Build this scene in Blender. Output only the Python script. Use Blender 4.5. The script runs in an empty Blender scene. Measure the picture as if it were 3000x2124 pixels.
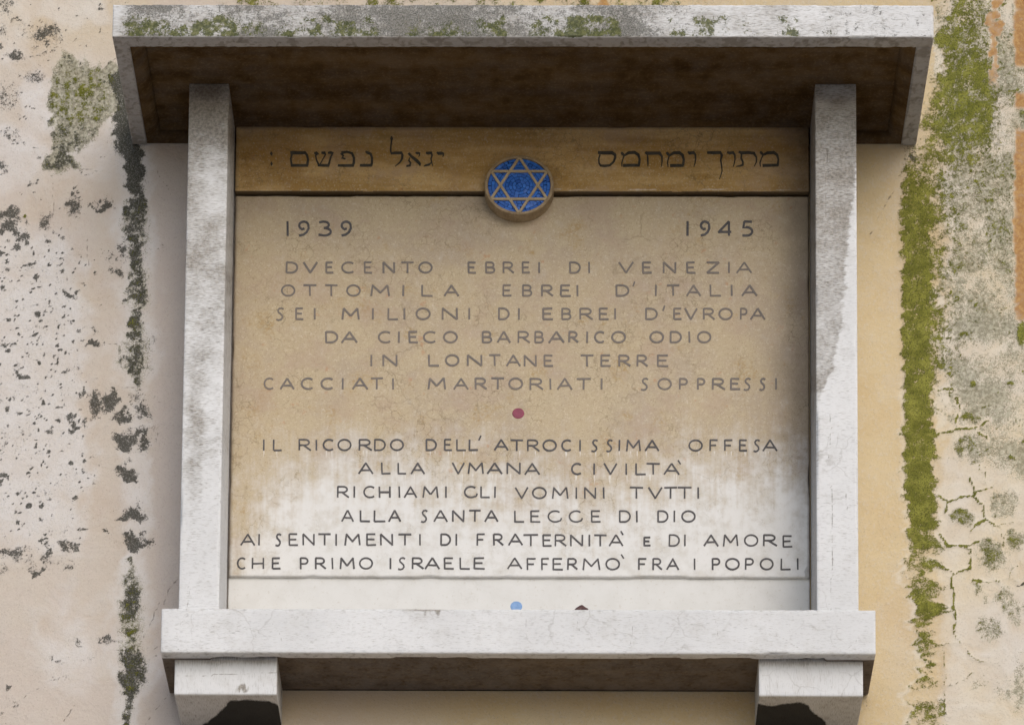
import bpy, math
import numpy as np
from mathutils import Matrix, Vector

# ------------------------------------------------------------------ camera (shift lens, keystone-corrected view from below)
PITCH, YAW, ROLL, SHIFT, FOC = 0.13038, 0.01128, -0.00779, 4561.685, 10722.0     # shift and focal length for a 3000-wide frame
OX, OZ, DW = 0.097, 1.6, 8.0                 # the camera stands 8 m from the wall, 1.6 m above the pavement
_cy, _sy, _cp, _sp = math.cos(YAW), math.sin(YAW), math.cos(PITCH), math.sin(PITCH)
_r0 = np.array([_cy, _sy, 0.0]); _f0 = np.array([-_sy * _cp, _cy * _cp, _sp]); _u0 = np.array([_sy * _sp, -_cy * _sp, _cp])
_cr, _sr = math.cos(ROLL), math.sin(ROLL)
RIGHT, UP, FWD = _cr * _r0 - _sr * _u0, _sr * _r0 + _cr * _u0, _f0
CAM = np.array([OX, -DW, OZ])

scene = bpy.context.scene
cam_d = bpy.data.cameras.new('camera'); cam = bpy.data.objects.new('camera', cam_d)
scene.collection.objects.link(cam)
m = Matrix.Identity(4)
for i in range(3):
    m[i][0], m[i][1], m[i][2], m[i][3] = RIGHT[i], UP[i], -FWD[i], CAM[i]
cam.matrix_world = m
cam_d.sensor_fit = 'HORIZONTAL'; cam_d.sensor_width = 36.0
cam_d.lens = FOC / 3000.0 * 36.0
cam_d.shift_x = 0.0; cam_d.shift_y = SHIFT / 3000.0
cam_d.clip_start = 0.1; cam_d.clip_end = 300.0
scene.camera = cam

# ------------------------------------------------------------------ sky, soft sun, exposure
SUN_EL, SUN_AZ = 38.0, 22.0                  # azimuth: degrees to the right of straight out from the wall
world = bpy.data.worlds.new('World'); scene.world = world; world.use_nodes = True
wn = world.node_tree.nodes; wl = world.node_tree.links
sky = wn.new('ShaderNodeTexSky'); sky.sky_type = 'NISHITA'; sky.sun_disc = False
sky.sun_elevation = math.radians(SUN_EL); sky.sun_rotation = math.radians(180.0 - SUN_AZ)
sky.air_density = 1.0; sky.dust_density = 2.6; sky.ozone_density = 1.0
wl.new(sky.outputs['Color'], wn['Background'].inputs['Color'])
wn['Background'].inputs['Strength'].default_value = 0.13
sun_d = bpy.data.lights.new('sun', 'SUN'); sun = bpy.data.objects.new('sun', sun_d); scene.collection.objects.link(sun)
sun_d.energy = 1.05; sun_d.angle = math.radians(60.0); sun_d.color = (0.96, 0.98, 1.0)
to_sun = Vector((math.sin(math.radians(SUN_AZ)) * math.cos(math.radians(SUN_EL)), -math.cos(math.radians(SUN_AZ)) * math.cos(math.radians(SUN_EL)), math.sin(math.radians(SUN_EL))))
sun.rotation_euler = to_sun.to_track_quat('Z', 'Y').to_euler()
sun.location = (4, -6, 12)
scene.view_settings.view_transform = 'Standard'; scene.view_settings.look = 'None'
scene.view_settings.gamma = 1.0; scene.view_settings.exposure = 0.34
try: scene.view_settings.use_curve_mapping = False
except Exception: pass
scene.render.engine = 'CYCLES'
scene.cycles.max_bounces = 8; scene.cycles.diffuse_bounces = 5
scene.cycles.use_denoising = True

# ------------------------------------------------------------------ measuring helpers
def proj(P):
    """world points -> position on the 3000 x 2124 survey picture (used to lay stains out on the surfaces)"""
    d = np.asarray(P, float) - CAM
    z = d @ FWD
    return FOC * (d @ RIGHT) / z + 1500.0, 1062.0 - (FOC * (d @ UP) / z - SHIFT)

def at(px, py, depth):
    """survey position -> world point on the vertical plane 'depth' metres in front of the wall"""
    px = np.asarray(px, float); py = np.asarray(py, float)
    ray = ((px - 1500.0) / FOC)[..., None] * RIGHT + ((1062.0 - py + SHIFT) / FOC)[..., None] * UP + FWD
    t = (-depth - CAM[1]) / ray[..., 1]
    return CAM + ray * t[..., None]

def sstep(a, b, x):
    t = np.clip((x - a) / (b - a), 0, 1); return t * t * (3 - 2 * t)

def _hash(i, j, seed):
    h = (i.astype(np.int64) * 374761393 + j.astype(np.int64) * 668265263 + seed * 974711) & 0xffffffff
    h = ((h ^ (h >> 13)) * 1274126177) & 0xffffffff
    return ((h ^ (h >> 16)) & 0xffff) / 65535.0

def vnoise(x, y, seed=0):
    i = np.floor(x); j = np.floor(y); u = x - i; v = y - j
    u = u * u * (3 - 2 * u); v = v * v * (3 - 2 * v)
    a = _hash(i, j, seed); b = _hash(i + 1, j, seed); c = _hash(i, j + 1, seed); d = _hash(i + 1, j + 1, seed)
    return (a * (1 - u) + b * u) * (1 - v) + (c * (1 - u) + d * u) * v

def fbm(x, y, sx, sy=None, seed=0, oct=4):
    sy = sy or sx; s = 0; a = 1; t = 0
    for k in range(oct):
        s = s + a * vnoise(x / sx * 2 ** k + 7.3 * k, y / sy * 2 ** k + 3.1 * k, seed + 11 * k); t += a; a *= 0.55
    return s / t

def segdist(x, y, pts, widths=None):
    """distance (and the interpolated width) to a polyline"""
    best = np.full(x.shape, 1e9); bw = np.ones(x.shape)
    for k in range(len(pts) - 1):
        ax, ay = pts[k]; bx, by = pts[k + 1]
        dx, dy = bx - ax, by - ay
        t = np.clip(((x - ax) * dx + (y - ay) * dy) / (dx * dx + dy * dy + 1e-9), 0, 1)
        d = np.hypot(x - ax - t * dx, y - ay - t * dy)
        w = 1.0 if widths is None else widths[k] * (1 - t) + widths[k + 1] * t
        if widths is None:
            best = np.minimum(best, d)
        else:
            r = d / w; q = r < best; best = np.where(q, r, best)
    return best

def ell(x, y, cx, cy, rx, ry, soft=0.5):
    return 1 - sstep(1 - soft, 1 + soft, np.hypot((x - cx) / rx, (y - cy) / ry))

def inpoly(x, y, poly):
    c = np.zeros(x.shape, bool); n = len(poly)
    for i in range(n):
        x1, y1 = poly[i]; x2, y2 = poly[i - 1]
        if y1 == y2: continue
        q = ((y1 > y) != (y2 > y)) & (x < (x2 - x1) * (y - y1) / (y2 - y1) + x1)
        c ^= q
    return c

def polymask(x, y, poly, soft):
    d = segdist(x, y, poly + [poly[0]])
    s = np.where(inpoly(x, y, poly), d, -d)
    return sstep(-soft, soft, s)

# ------------------------------------------------------------------ node helper
class NT:
    def __init__(s, name):
        s.m = bpy.data.materials.new(name); s.m.use_nodes = True
        s.n = s.m.node_tree.nodes; s.l = s.m.node_tree.links
        s.b = s.n['Principled BSDF']; s.tc = s.n.new('ShaderNodeTexCoord').outputs['Object']
    def put(s, sock, v):
        if isinstance(v, bpy.types.NodeSocket): s.l.new(v, sock)
        elif isinstance(v, (tuple, list)) and len(v) == 3 and sock.type == 'RGBA': sock.default_value = (*v, 1)
        else: sock.default_value = v
    def math(s, op, a, b=0.0, c=None, clamp=False):
        n = s.n.new('ShaderNodeMath'); n.operation = op; n.use_clamp = clamp
        s.put(n.inputs[0], a); s.put(n.inputs[1], b)
        if c is not None: s.put(n.inputs[2], c)
        return n.outputs[0]
    def add(s, a, b, clamp=False): return s.math('ADD', a, b, clamp=clamp)
    def sub(s, a, b, clamp=False): return s.math('SUBTRACT', a, b, clamp=clamp)
    def mul(s, a, b, clamp=False): return s.math('MULTIPLY', a, b, clamp=clamp)
    def attr(s, name):
        n = s.n.new('ShaderNodeAttribute'); n.attribute_name = name; return n.outputs['Fac']
    def scaled(s, sc, rot=None):
        n = s.n.new('ShaderNodeMapping'); s.l.new(s.tc, n.inputs['Vector']); n.inputs['Scale'].default_value = sc
        if rot: n.inputs['Rotation'].default_value = rot
        return n.outputs[0]
    def warp(s, vec, scale, amt):
        n = s.n.new('ShaderNodeTexNoise'); n.inputs['Scale'].default_value = scale; n.inputs['Detail'].default_value = 4
        s.l.new(s.tc, n.inputs['Vector'])
        v = s.n.new('ShaderNodeVectorMath'); v.operation = 'MULTIPLY_ADD'
        s.l.new(n.outputs['Color'], v.inputs[0]); v.inputs[1].default_value = (amt,) * 3; s.l.new(vec, v.inputs[2])
        return v.outputs[0]
    def noise(s, scale, detail=4, rough=0.55, vec=None, dist=0.0):
        n = s.n.new('ShaderNodeTexNoise'); n.inputs['Scale'].default_value = scale
        n.inputs['Detail'].default_value = detail; n.inputs['Roughness'].default_value = rough; n.inputs['Distortion'].default_value = dist
        s.l.new(vec or s.tc, n.inputs['Vector']); return n.outputs['Fac']
    def voro(s, scale, vec=None, feature='F1', rnd=1.0):
        n = s.n.new('ShaderNodeTexVoronoi'); n.feature = feature; n.inputs['Scale'].default_value = scale
        n.inputs['Randomness'].default_value = rnd
        s.l.new(vec or s.tc, n.inputs['Vector']); return n.outputs['Distance']
    def step(s, v, lo, hi, a=0.0, b=1.0):
        n = s.n.new('ShaderNodeMapRange'); n.interpolation_type = 'SMOOTHSTEP'
        s.put(n.inputs['Value'], v); s.put(n.inputs['From Min'], lo); s.put(n.inputs['From Max'], hi)
        s.put(n.inputs['To Min'], a); s.put(n.inputs['To Max'], b); return n.outputs[0]
    def mix(s, f, a, b):
        n = s.n.new('ShaderNodeMix'); n.data_type = 'RGBA'
        s.put(n.inputs[0], f); s.put(n.inputs[6], a); s.put(n.inputs[7], b); return n.outputs[2]
    def speck(s, dens, noise, width=0.08, spread=0.40):
        """grains where a noise exceeds a threshold that falls as the density attribute rises"""
        th = s.sub(0.50 + spread / 2, s.mul(dens, spread))
        return s.mul(s.step(noise, s.sub(th, width / 2), s.add(th, width / 2)), s.step(dens, 0.01, 0.12))
    def bump(s, h, strength, dist, prev=None):
        n = s.n.new('ShaderNodeBump'); n.inputs['Strength'].default_value = strength; n.inputs['Distance'].default_value = dist
        s.put(n.inputs['Height'], h)
        if prev: s.l.new(prev, n.inputs['Normal'])
        return n.outputs[0]
    def done(s, col, rough=0.85, normal=None, spec=0.25):
        s.put(s.b.inputs['Base Color'], col); s.put(s.b.inputs['Roughness'], rough)
        s.b.inputs['Specular IOR Level'].default_value = spec
        if normal: s.l.new(normal, s.b.inputs['Normal'])
        return s.m

# ------------------------------------------------------------------ materials
def make_plaster():
    t = NT('old_plaster')
    moss, soot, grey, bleach, rust, warm, crack, pink = [t.attr(a) for a in ('moss', 'soot', 'grey', 'bleach', 'rust', 'warm', 'crack', 'pink')]
    n_l = t.noise(3.2, 5, 0.6); n_m = t.noise(14, 5, 0.6, dist=0.4); n_f = t.noise(120, 5, 0.65); n_g = t.noise(320, 3, 0.6)
    n_w = t.noise(6.5, 6, 0.62, vec=t.warp(t.tc, 5, 0.25))
    base = t.mix(warm, (0.510, 0.448, 0.382), (0.545, 0.435, 0.265))
    base = t.mix(t.mul(t.step(n_w, 0.42, 0.66), 0.55), base, t.mix(warm, (0.468, 0.380, 0.300), (0.520, 0.388, 0.212)))
    base = t.mix(t.mul(t.step(n_m, 0.45, 0.70), 0.35), base, t.mix(warm, (0.500, 0.456, 0.404), (0.560, 0.480, 0.344)))
    base = t.mix(t.mul(pink, t.step(n_l, 0.30, 0.62, 0.45, 1.0)), base, (0.490, 0.425, 0.388))
    bl = t.step(t.add(bleach, t.mul(t.sub(n_m, 0.5), 1.1)), 0.12, 0.95)
    base = t.mix(t.mul(bl, 0.85), base, t.mix(warm, (0.600, 0.577, 0.556), (0.629, 0.565, 0.447)))
    base = t.mix(t.mul(t.step(n_f, 0.50, 0.66), 0.34), base, (0.544, 0.496, 0.416))
    base = t.mix(t.mul(t.step(n_g, 0.55, 0.70), 0.34), base, (0.264, 0.216, 0.168))
    # rusty runs
    rs = t.step(t.add(rust, t.mul(t.sub(t.noise(60, 5, 0.6), 0.5), 1.3)), 0.30, 1.0)
    base = t.mix(t.mul(rs, 0.9), base, t.mix(t.step(n_f, 0.4, 0.65), (0.30, 0.135, 0.030), (0.42, 0.235, 0.075)))
    # grains of lichen and moss
    gn = t.noise(250, 4, 0.75, dist=0.3); gn2 = t.noise(105, 6, 0.78, dist=0.5); gn3 = t.noise(42, 6, 0.72, dist=0.8)
    gnf = t.noise(330, 4, 0.75)
    g = t.speck(grey, t.add(t.mul(gnf, 0.75), t.mul(gn2, 0.25)), 0.08, 0.36)
    base = t.mix(t.mul(g, 0.78), base, t.mix(t.step(n_f, 0.40, 0.62), (0.155, 0.145, 0.088), (0.35, 0.335, 0.245)))
    k = t.speck(soot, t.add(t.mul(gn, 0.45), t.add(t.mul(gn2, 0.3), t.mul(gn3, 0.25))), 0.08, 0.34)
    base = t.mix(t.mul(k, 0.9), base, t.mix(t.step(n_g, 0.47, 0.70), (0.026, 0.026, 0.019), (0.16, 0.155, 0.14)))
    mo = t.speck(moss, t.add(t.mul(gn, 0.5), t.add(t.mul(gn2, 0.3), t.mul(gn3, 0.2))), 0.09, 0.36)
    mcol = t.mix(t.step(t.noise(28, 4, 0.6), 0.38, 0.66), (0.112, 0.118, 0.010), (0.225, 0.224, 0.036))
    mcol = t.mix(t.mul(t.step(n_g, 0.46, 0.62), 0.85), mcol, (0.050, 0.052, 0.005))
    mcol = t.mix(t.mul(t.step(gn3, 0.56, 0.70), 0.5), mcol, (0.30, 0.27, 0.07))
    base = t.mix(t.mul(mo, 0.96), base, mcol)
    # cracks: the attribute is the distance in survey pixels
    cr = t.add(crack, t.mul(t.sub(t.noise(90, 4, 0.7), 0.5), 3.0))
    cm = t.mul(t.step(cr, 0.4, 2.0, 1.0, 0.0), t.step(t.noise(30, 3), 0.36, 0.5))
    base = t.mix(t.mul(cm, 0.62), base, (0.13, 0.11, 0.085))
    h = t.add(t.add(t.mul(n_f, 0.55), t.mul(n_g, 0.3)), t.add(t.mul(mo, t.add(0.35, t.mul(gn2, 1.2))), t.add(t.mul(k, 0.35), t.mul(cm, -1.0))))
    nb = t.bump(h, 0.55, 0.003)
    nb = t.bump(n_m, 0.35, 0.012, nb)
    return t.done(base, 0.92, nb, 0.15)

def make_stone(name, tooth=(85, 85, 640), tooth_amt=1.0):
    """white limestone with tooling lines, dirt, patina, moss and hairline cracks"""
    t = NT(name)
    dirt, pat, moss, soot, crack, lich = [t.attr(a) for a in ('dirt', 'patina', 'moss', 'soot', 'crack', 'lichen')]
    n_l = t.noise(4, 4, 0.6); n_m = t.noise(22, 5, 0.6); n_f = t.noise(140, 4, 0.65); n_g = t.noise(330, 3, 0.6)
    tl = t.noise(1.0, 3, 0.6, vec=t.scaled(tooth)); tl2 = t.noise(1.0, 2, 0.5, vec=t.scaled(tuple(v * 0.45 for v in tooth)))
    base = t.mix(t.step(n_l, 0.35, 0.65), (0.66, 0.66, 0.655), (0.60, 0.60, 0.595))
    base = t.mix(t.mul(t.step(n_m, 0.5, 0.72), 0.45), base, (0.54, 0.53, 0.51))
    base = t.mix(t.mul(t.step(n_f, 0.56, 0.70), 0.25), base, (0.40, 0.385, 0.36))
    groove = t.step(t.add(t.mul(tl, 0.75), t.mul(tl2, 0.25)), 0.52, 0.66)
    base = t.mix(t.mul(groove, t.mul(0.62 * tooth_amt, t.step(n_m, 0.30, 0.62, 0.55, 1.0))), base, (0.36, 0.35, 0.33))
    # grime sits in the tooling first
    dn = t.add(dirt, t.add(t.mul(t.sub(n_m, 0.5), 0.5), t.mul(t.sub(tl, 0.5), 1.1)))
    dm = t.mul(t.step(dn, 0.14, 0.98), t.step(dirt, 0.0, 0.12))
    base = t.mix(t.mul(dm, 0.86), base, t.mix(t.step(n_f, 0.36, 0.64), (0.135, 0.115, 0.09), (0.30, 0.27, 0.225)))
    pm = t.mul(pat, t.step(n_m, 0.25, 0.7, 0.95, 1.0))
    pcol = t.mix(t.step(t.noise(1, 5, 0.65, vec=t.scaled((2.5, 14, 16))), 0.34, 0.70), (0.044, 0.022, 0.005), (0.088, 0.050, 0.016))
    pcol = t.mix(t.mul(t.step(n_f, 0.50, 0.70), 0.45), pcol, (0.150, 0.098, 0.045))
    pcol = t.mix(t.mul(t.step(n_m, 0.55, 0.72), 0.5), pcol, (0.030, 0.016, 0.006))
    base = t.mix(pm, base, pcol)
    gn = t.noise(250, 4, 0.75, dist=0.3); gn2 = t.noise(95, 6, 0.76, dist=0.5, vec=t.scaled((1.0, 1, 0.75)))
    lm = t.speck(lich, t.add(t.mul(gn, 0.6), t.mul(gn2, 0.4)), 0.12, 0.38)
    base = t.mix(t.mul(lm, 0.8), base, t.mix(t.step(n_g, 0.4, 0.62), (0.07, 0.07, 0.06), (0.22, 0.215, 0.195)))
    mm = t.speck(moss, t.add(t.mul(gn, 0.55), t.mul(gn2, 0.45)), 0.10, 0.38)
    base = t.mix(t.mul(mm, 0.9), base, t.mix(t.step(n_f, 0.4, 0.64), (0.060, 0.070, 0.024), (0.145, 0.150, 0.055)))
    sm = t.step(t.add(soot, t.mul(t.sub(n_f, 0.5), 0.6)), 0.25, 0.72)
    cr = t.add(crack, t.mul(t.sub(t.noise(110, 4, 0.7), 0.5), 3.2))
    cm = t.mul(t.step(cr, 0.6, 2.4, 1.0, 0.0), t.step(t.noise(40, 3), 0.36, 0.5))
    base = t.mix(t.mul(cm, 0.62), base, (0.17, 0.15, 0.125))
    # small veins all over
    vd = t.voro(9, vec=t.warp(t.warp(t.tc, 7, 0.16), 60, 0.012), feature='DISTANCE_TO_EDGE')
    vm = t.mul(t.step(vd, 0.0, 0.022, 1.0, 0.0), t.step(t.noise(7, 4), 0.50, 0.62))
    base = t.mix(t.mul(vm, t.sub(0.26, t.mul(pat, 0.26))), base, (0.26, 0.24, 0.21))
    base = t.mix(t.mul(sm, 0.95), base, (0.014, 0.0125, 0.010))
    h = t.sub(t.sub(t.add(t.mul(n_f, 0.4), t.mul(mm, 0.5)), t.mul(groove, 0.7 * tooth_amt)), t.mul(cm, 0.6))
    nb = t.bump(h, 0.4, 0.002)
    return t.done(base, 0.9, nb, 0.08)

def make_panel(name, deep=False, clean=False):
    """honed limestone slab: pale where rain washes it, golden patina elsewhere, fine dark veins"""
    t = NT(name)
    pat, grime_shade, drip, crack = [t.attr(a) for a in ('patina', 'grime_shade', 'drip', 'crack')]  # dirt together with shade painted beside the right post and in the header joint
    n_l = t.noise(4.5, 5, 0.6, vec=t.warp(t.tc, 4, 0.3)); n_m = t.noise(26, 6, 0.65); n_f = t.noise(130, 5, 0.65); n_g = t.noise(300, 3, 0.6)
    streak = t.noise(1, 5, 0.65, vec=t.scaled((120, 20, 9)))
    band = t.noise(1, 5, 0.65, vec=t.warp(t.scaled((3.5, 10, 22)), 6, 0.5))
    pale = t.mix(t.step(n_m, 0.42, 0.66), (0.635, 0.625, 0.600), (0.575, 0.56, 0.525)) if not clean else t.mix(t.step(n_m, 0.36, 0.70), (0.60, 0.592, 0.565), (0.575, 0.565, 0.535))
    pale = t.mix(t.mul(t.step(n_f, 0.58, 0.72), 0.4), pale, (0.40, 0.35, 0.27))
    if deep:
        gold = t.mix(t.step(band, 0.36, 0.66), (0.360, 0.216, 0.064), (0.552, 0.376, 0.168))
        gold = t.mix(t.mul(t.step(n_l, 0.48, 0.68), 0.5), gold, (0.296, 0.160, 0.045))
    else:
        gold = t.mix(t.step(n_l, 0.36, 0.64), (0.43, 0.345, 0.225), (0.385, 0.31, 0.22))
        gold = t.mix(t.mul(t.step(n_m, 0.44, 0.66), 0.55), gold, (0.475, 0.395, 0.265))
    gold = t.mix(t.mul(t.step(n_f, 0.54, 0.70), 0.45), gold, (0.56, 0.475, 0.33) if not deep else (0.56, 0.45, 0.26))
    gold = t.mix(t.mul(t.step(n_g, 0.54, 0.70), 0.55), gold, (0.24, 0.165, 0.08))
    gold = t.mix(t.mul(t.step(t.noise(210, 4, 0.7), 0.56, 0.66), 0.5), gold, (0.60, 0.52, 0.39))
    pa = t.add(pat, t.add(t.mul(t.sub(streak, 0.5), 0.34), t.mul(t.sub(n_m, 0.5), 0.95)))
    pm = t.step(pa, 0.04, 1.0)
    base = t.mix(pm, pale, gold)
    # ochre clouds and reddish flecks along the veins
    oc = t.mul(t.step(t.noise(11, 5, 0.7), 0.55, 0.70), t.step(n_f, 0.42, 0.6))
    base = t.mix(t.mul(oc, t.mul(pm, 0.75)), base, (0.33, 0.215, 0.075))
    pk = t.mul(t.step(t.noise(8, 5, 0.65, vec=t.scaled((1, 1, 1.3))), 0.50, 0.66), pm)
    base = t.mix(t.mul(pk, 0.38), base, (0.37, 0.27, 0.205))
    rd = t.mul(t.step(t.noise(36, 4, 0.6), 0.65, 0.74), pm)
    base = t.mix(t.mul(rd, 0.45), base, (0.40, 0.17, 0.065))
    wv = t.warp(t.warp(t.tc, 22, 0.05), 110, 0.014)
    vd = t.voro(42, vec=wv, feature='DISTANCE_TO_EDGE'); vd2 = t.voro(9, vec=t.warp(t.warp(t.tc, 9, 0.12), 70, 0.016), feature='DISTANCE_TO_EDGE')
    vmask = t.step(t.noise(6.5, 4, 0.6), 0.46, 0.62)
    vm = t.mul(t.step(vd, 0.0, 0.055, 1.0, 0.0), t.mul(vmask, t.step(n_m, 0.36, 0.56)))
    vm = t.add(t.mul(vm, 0.75), t.mul(t.mul(t.step(vd2, 0.0, 0.02, 1.0, 0.0), t.step(t.noise(5, 3), 0.52, 0.64)), 0.5), clamp=True)
    vfac = t.mul(vm, t.add(0.14, t.mul(pm, 0.78)))
    base = t.mix(t.mul(vfac, 0.78), base, (0.155, 0.115, 0.055))
    base = t.mix(t.mul(t.step(t.add(drip, t.mul(t.sub(n_f, 0.5), 0.5)), 0.35, 0.75), 0.75), base, (0.66, 0.63, 0.58))
    gm = t.step(t.add(grime_shade, t.mul(t.sub(n_m, 0.5), 0.35)), 0.15, 0.95)
    base = t.mix(t.mul(gm, 0.8), base, t.mix(t.step(gm, 0.7, 1.0), (0.115, 0.088, 0.072), (0.035, 0.026, 0.018)))  # deepest tone blackens the joint below the header
    nb = t.bump(t.sub(t.mul(n_f, 0.4), t.mul(vm, 0.5)), 0.22, 0.002)
    return t.done(base, t.step(n_m, 0.3, 0.7, 0.60, 0.78), nb, 0.3)

def make_lead(name, c1, c2, c3):
    t = NT(name)
    n = t.noise(45, 5, 0.7); f = t.noise(260, 4, 0.7)
    col = t.mix(t.step(n, 0.38, 0.64), c1, c2)
    col = t.mix(t.mul(t.step(f, 0.52, 0.68), 0.55), col, c3)
    return t.done(col, 0.7, t.bump(f, 0.3, 0.001), 0.25)

def make_simple(name, c1, c2, scale=40, rough=0.6, spec=0.3, c3=None, bump=0.2):
    t = NT(name)
    n = t.noise(scale, 5, 0.65); f = t.noise(scale * 7, 4, 0.65)
    col = t.mix(t.step(n, 0.36, 0.66), c1, c2)
    if c3: col = t.mix(t.mul(t.step(f, 0.52, 0.68), 0.6), col, c3)
    return t.done(col, rough, t.bump(f, bump, 0.001), spec)

def make_mosaic():
    t = NT('blue_mosaic_glass')
    v = t.attr('tile'); f = t.noise(300, 3)
    col = t.mix(v, (0.014, 0.085, 0.38), (0.030, 0.165, 0.60))
    col = t.mix(t.mul(t.step(f, 0.5, 0.7), 0.3), col, (0.02, 0.07, 0.22))
    return t.done(col, 0.42, t.bump(f, 0.15, 0.001), 0.4)

def make_paving():
    t = NT('stone_paving')
    b = t.n.new('ShaderNodeTexBrick'); t.l.new(t.scaled((1, 1, 1)), b.inputs['Vector'])
    b.inputs['Scale'].default_value = 1.6; b.inputs['Mortar Size'].default_value = 0.012
    b.inputs['Color1'].default_value = (0.42, 0.39, 0.35, 1); b.inputs['Color2'].default_value = (0.36, 0.34, 0.31, 1); b.inputs['Mortar'].default_value = (0.14, 0.13, 0.12, 1)
    n = t.noise(9, 6, 0.65)
    col = t.mix(t.mul(t.step(n, 0.4, 0.7), 0.4), b.outputs['Color'], (0.27, 0.255, 0.235))
    return t.done(col, 0.8, t.bump(n, 0.3, 0.01), 0.25)

M_WALL = make_plaster()
M_STONE = make_stone('tooled_white_stone')
M_CORBEL = make_stone('vertically_tooled_stone', (640, 60, 60), 0.8)
M_PANEL = make_panel('honed_limestone_slab')
M_HEADER = make_panel('golden_limestone_header', True)
M_LOWER = make_panel('clean_limestone_slab', clean=True)
M_LEAD_FADED = make_lead('faded_lead_inlay', (0.175, 0.150, 0.130), (0.145, 0.130, 0.120), (0.235, 0.195, 0.150))
M_LEAD = make_lead('dark_lead_inlay', (0.062, 0.058, 0.060), (0.095, 0.090, 0.092), (0.15, 0.135, 0.12))
M_LEAD_HEAD = make_lead('dark_painted_letters', (0.040, 0.038, 0.032), (0.068, 0.064, 0.054), (0.095, 0.08, 0.058))
M_BRONZE = make_simple('weathered_bronze', (0.33, 0.245, 0.145), (0.22, 0.155, 0.085), 45, 0.6, 0.3, (0.44, 0.36, 0.25))
M_STAR = make_simple('rubbed_bronze', (0.42, 0.33, 0.205), (0.31, 0.23, 0.135), 50, 0.6, 0.3, (0.52, 0.44, 0.31))
M_GROUT = make_simple('dark_grout', (0.012, 0.030, 0.11), (0.010, 0.022, 0.075), 60, 0.9, 0.1)
M_MOSAIC = make_mosaic()
M_RED = make_simple('red_glass_inlay', (0.16, 0.008, 0.036), (0.21, 0.014, 0.052), 120, 0.45, 0.4)
M_BLUE = make_simple('pale_blue_inlay', (0.13, 0.25, 0.46), (0.17, 0.30, 0.52), 120, 0.45, 0.4)
M_PEBBLE = make_simple('dark_reddish_pebble', (0.055, 0.028, 0.028), (0.12, 0.07, 0.065), 90, 0.8, 0.2)
M_PAVE = make_paving()

# ------------------------------------------------------------------ object helpers
def link_mesh(name, verts, faces, mat, parent=None, base=None, attrs=None, smooth=False):
    V = np.asarray(verts, float)
    if base is not None: V = V - np.asarray(base)
    me = bpy.data.meshes.new(name)
    if isinstance(faces, np.ndarray):
        nf, k = faces.shape
        me.vertices.add(len(V)); me.vertices.foreach_set('co', V.astype(np.float32).ravel())
        me.loops.add(nf * k); me.loops.foreach_set('vertex_index', faces.astype(np.int32).ravel())
        me.polygons.add(nf); me.polygons.foreach_set('loop_start', np.arange(0, nf * k, k, dtype=np.int32))
        me.polygons.foreach_set('loop_total', np.full(nf, k, np.int32))
        me.update(calc_edges=True)
    else:
        me.from_pydata([tuple(v) for v in V], [], [tuple(f) for f in faces]); me.update()
    me.materials.append(mat)
    for a, v in (attrs or {}).items():
        at_ = me.attributes.new(a, 'FLOAT', 'POINT'); at_.data.foreach_set('value', np.asarray(v, np.float32))
    if smooth: me.polygons.foreach_set('use_smooth', np.ones(len(me.polygons), bool))
    o = bpy.data.objects.new(name, me); scene.collection.objects.link(o)
    if parent is not None: o.parent = parent
    return o

def frange(a, b, step, edge=None):
    n = max(1, int(round((b - a) / step)))
    v = list(np.linspace(a, b, n + 1))
    if edge and b - a > 4 * edge: v = [a, a + edge] + [q for q in v if a + 1.6 * edge < q < b - 1.6 * edge] + [b - edge, b]
    return np.array(v)

def lattice_box(x0, x1, y0, y1, z0, z1, step, edge=0.003, rough=0.5, seed=1):
    """closed box whose faces are grids, with worn, slightly uneven arrises; step = (x, y, z)"""
    X, Y, Z = frange(x0, x1, step[0], edge), frange(y0, y1, step[1], edge), frange(z0, z1, step[2], edge)
    nx, ny, nz = len(X), len(Y), len(Z)
    quads = []
    def key(i, j, k): return (i * ny + j) * nz + k
    def face(a, b, fn, flip):
        A, B = np.meshgrid(np.arange(a - 1), np.arange(b - 1), indexing='ij'); A = A.ravel(); B = B.ravel()
        q = np.stack([fn(A, B), fn(A + 1, B), fn(A + 1, B + 1), fn(A, B + 1)], 1)
        quads.append(q[:, ::-1] if flip else q)
    face(nx, nz, lambda a, b: key(a, 0 * a, b), False); face(nx, nz, lambda a, b: key(a, 0 * a + ny - 1, b), True)
    face(ny, nz, lambda a, b: key(0 * a, a, b), True); face(ny, nz, lambda a, b: key(0 * a + nx - 1, a, b), False)
    face(nx, ny, lambda a, b: key(a, b, 0 * a), True); face(nx, ny, lambda a, b: key(a, b, 0 * a + nz - 1), False)
    Q = np.concatenate(quads); ids, inv = np.unique(Q, return_inverse=True); F = inv.reshape(Q.shape)
    i, r = np.divmod(ids, ny * nz); j, k = np.divmod(r, nz)
    V = np.stack([X[i], Y[j], Z[k]], 1)
    ex = (i == 0).astype(float) - (i == nx - 1); ey = (j == 0).astype(float) - (j == ny - 1); ez = (k == 0).astype(float) - (k == nz - 1)
    cnt = (ex != 0).astype(int) + (ey != 0) + (ez != 0)
    w = V[:, 0] * 1.0 + V[:, 2] * 0.83 + V[:, 1] * 0.61
    nb = 0.45 + rough * (fbm(w + 3, w * 0 + seed, 0.012, seed=seed, oct=3) - 0.5) * 1.2 + rough * np.maximum(0, fbm(w, w * 0 + 5 + seed, 0.09, seed=seed + 5, oct=2) - 0.68) * 9
    amt = np.where(cnt >= 2, .6 * edge * np.clip(nb, 0.12, 3), 0)
    V = V + np.stack([ex, ey, ez], 1) * amt[:, None]
    return V, F

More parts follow.
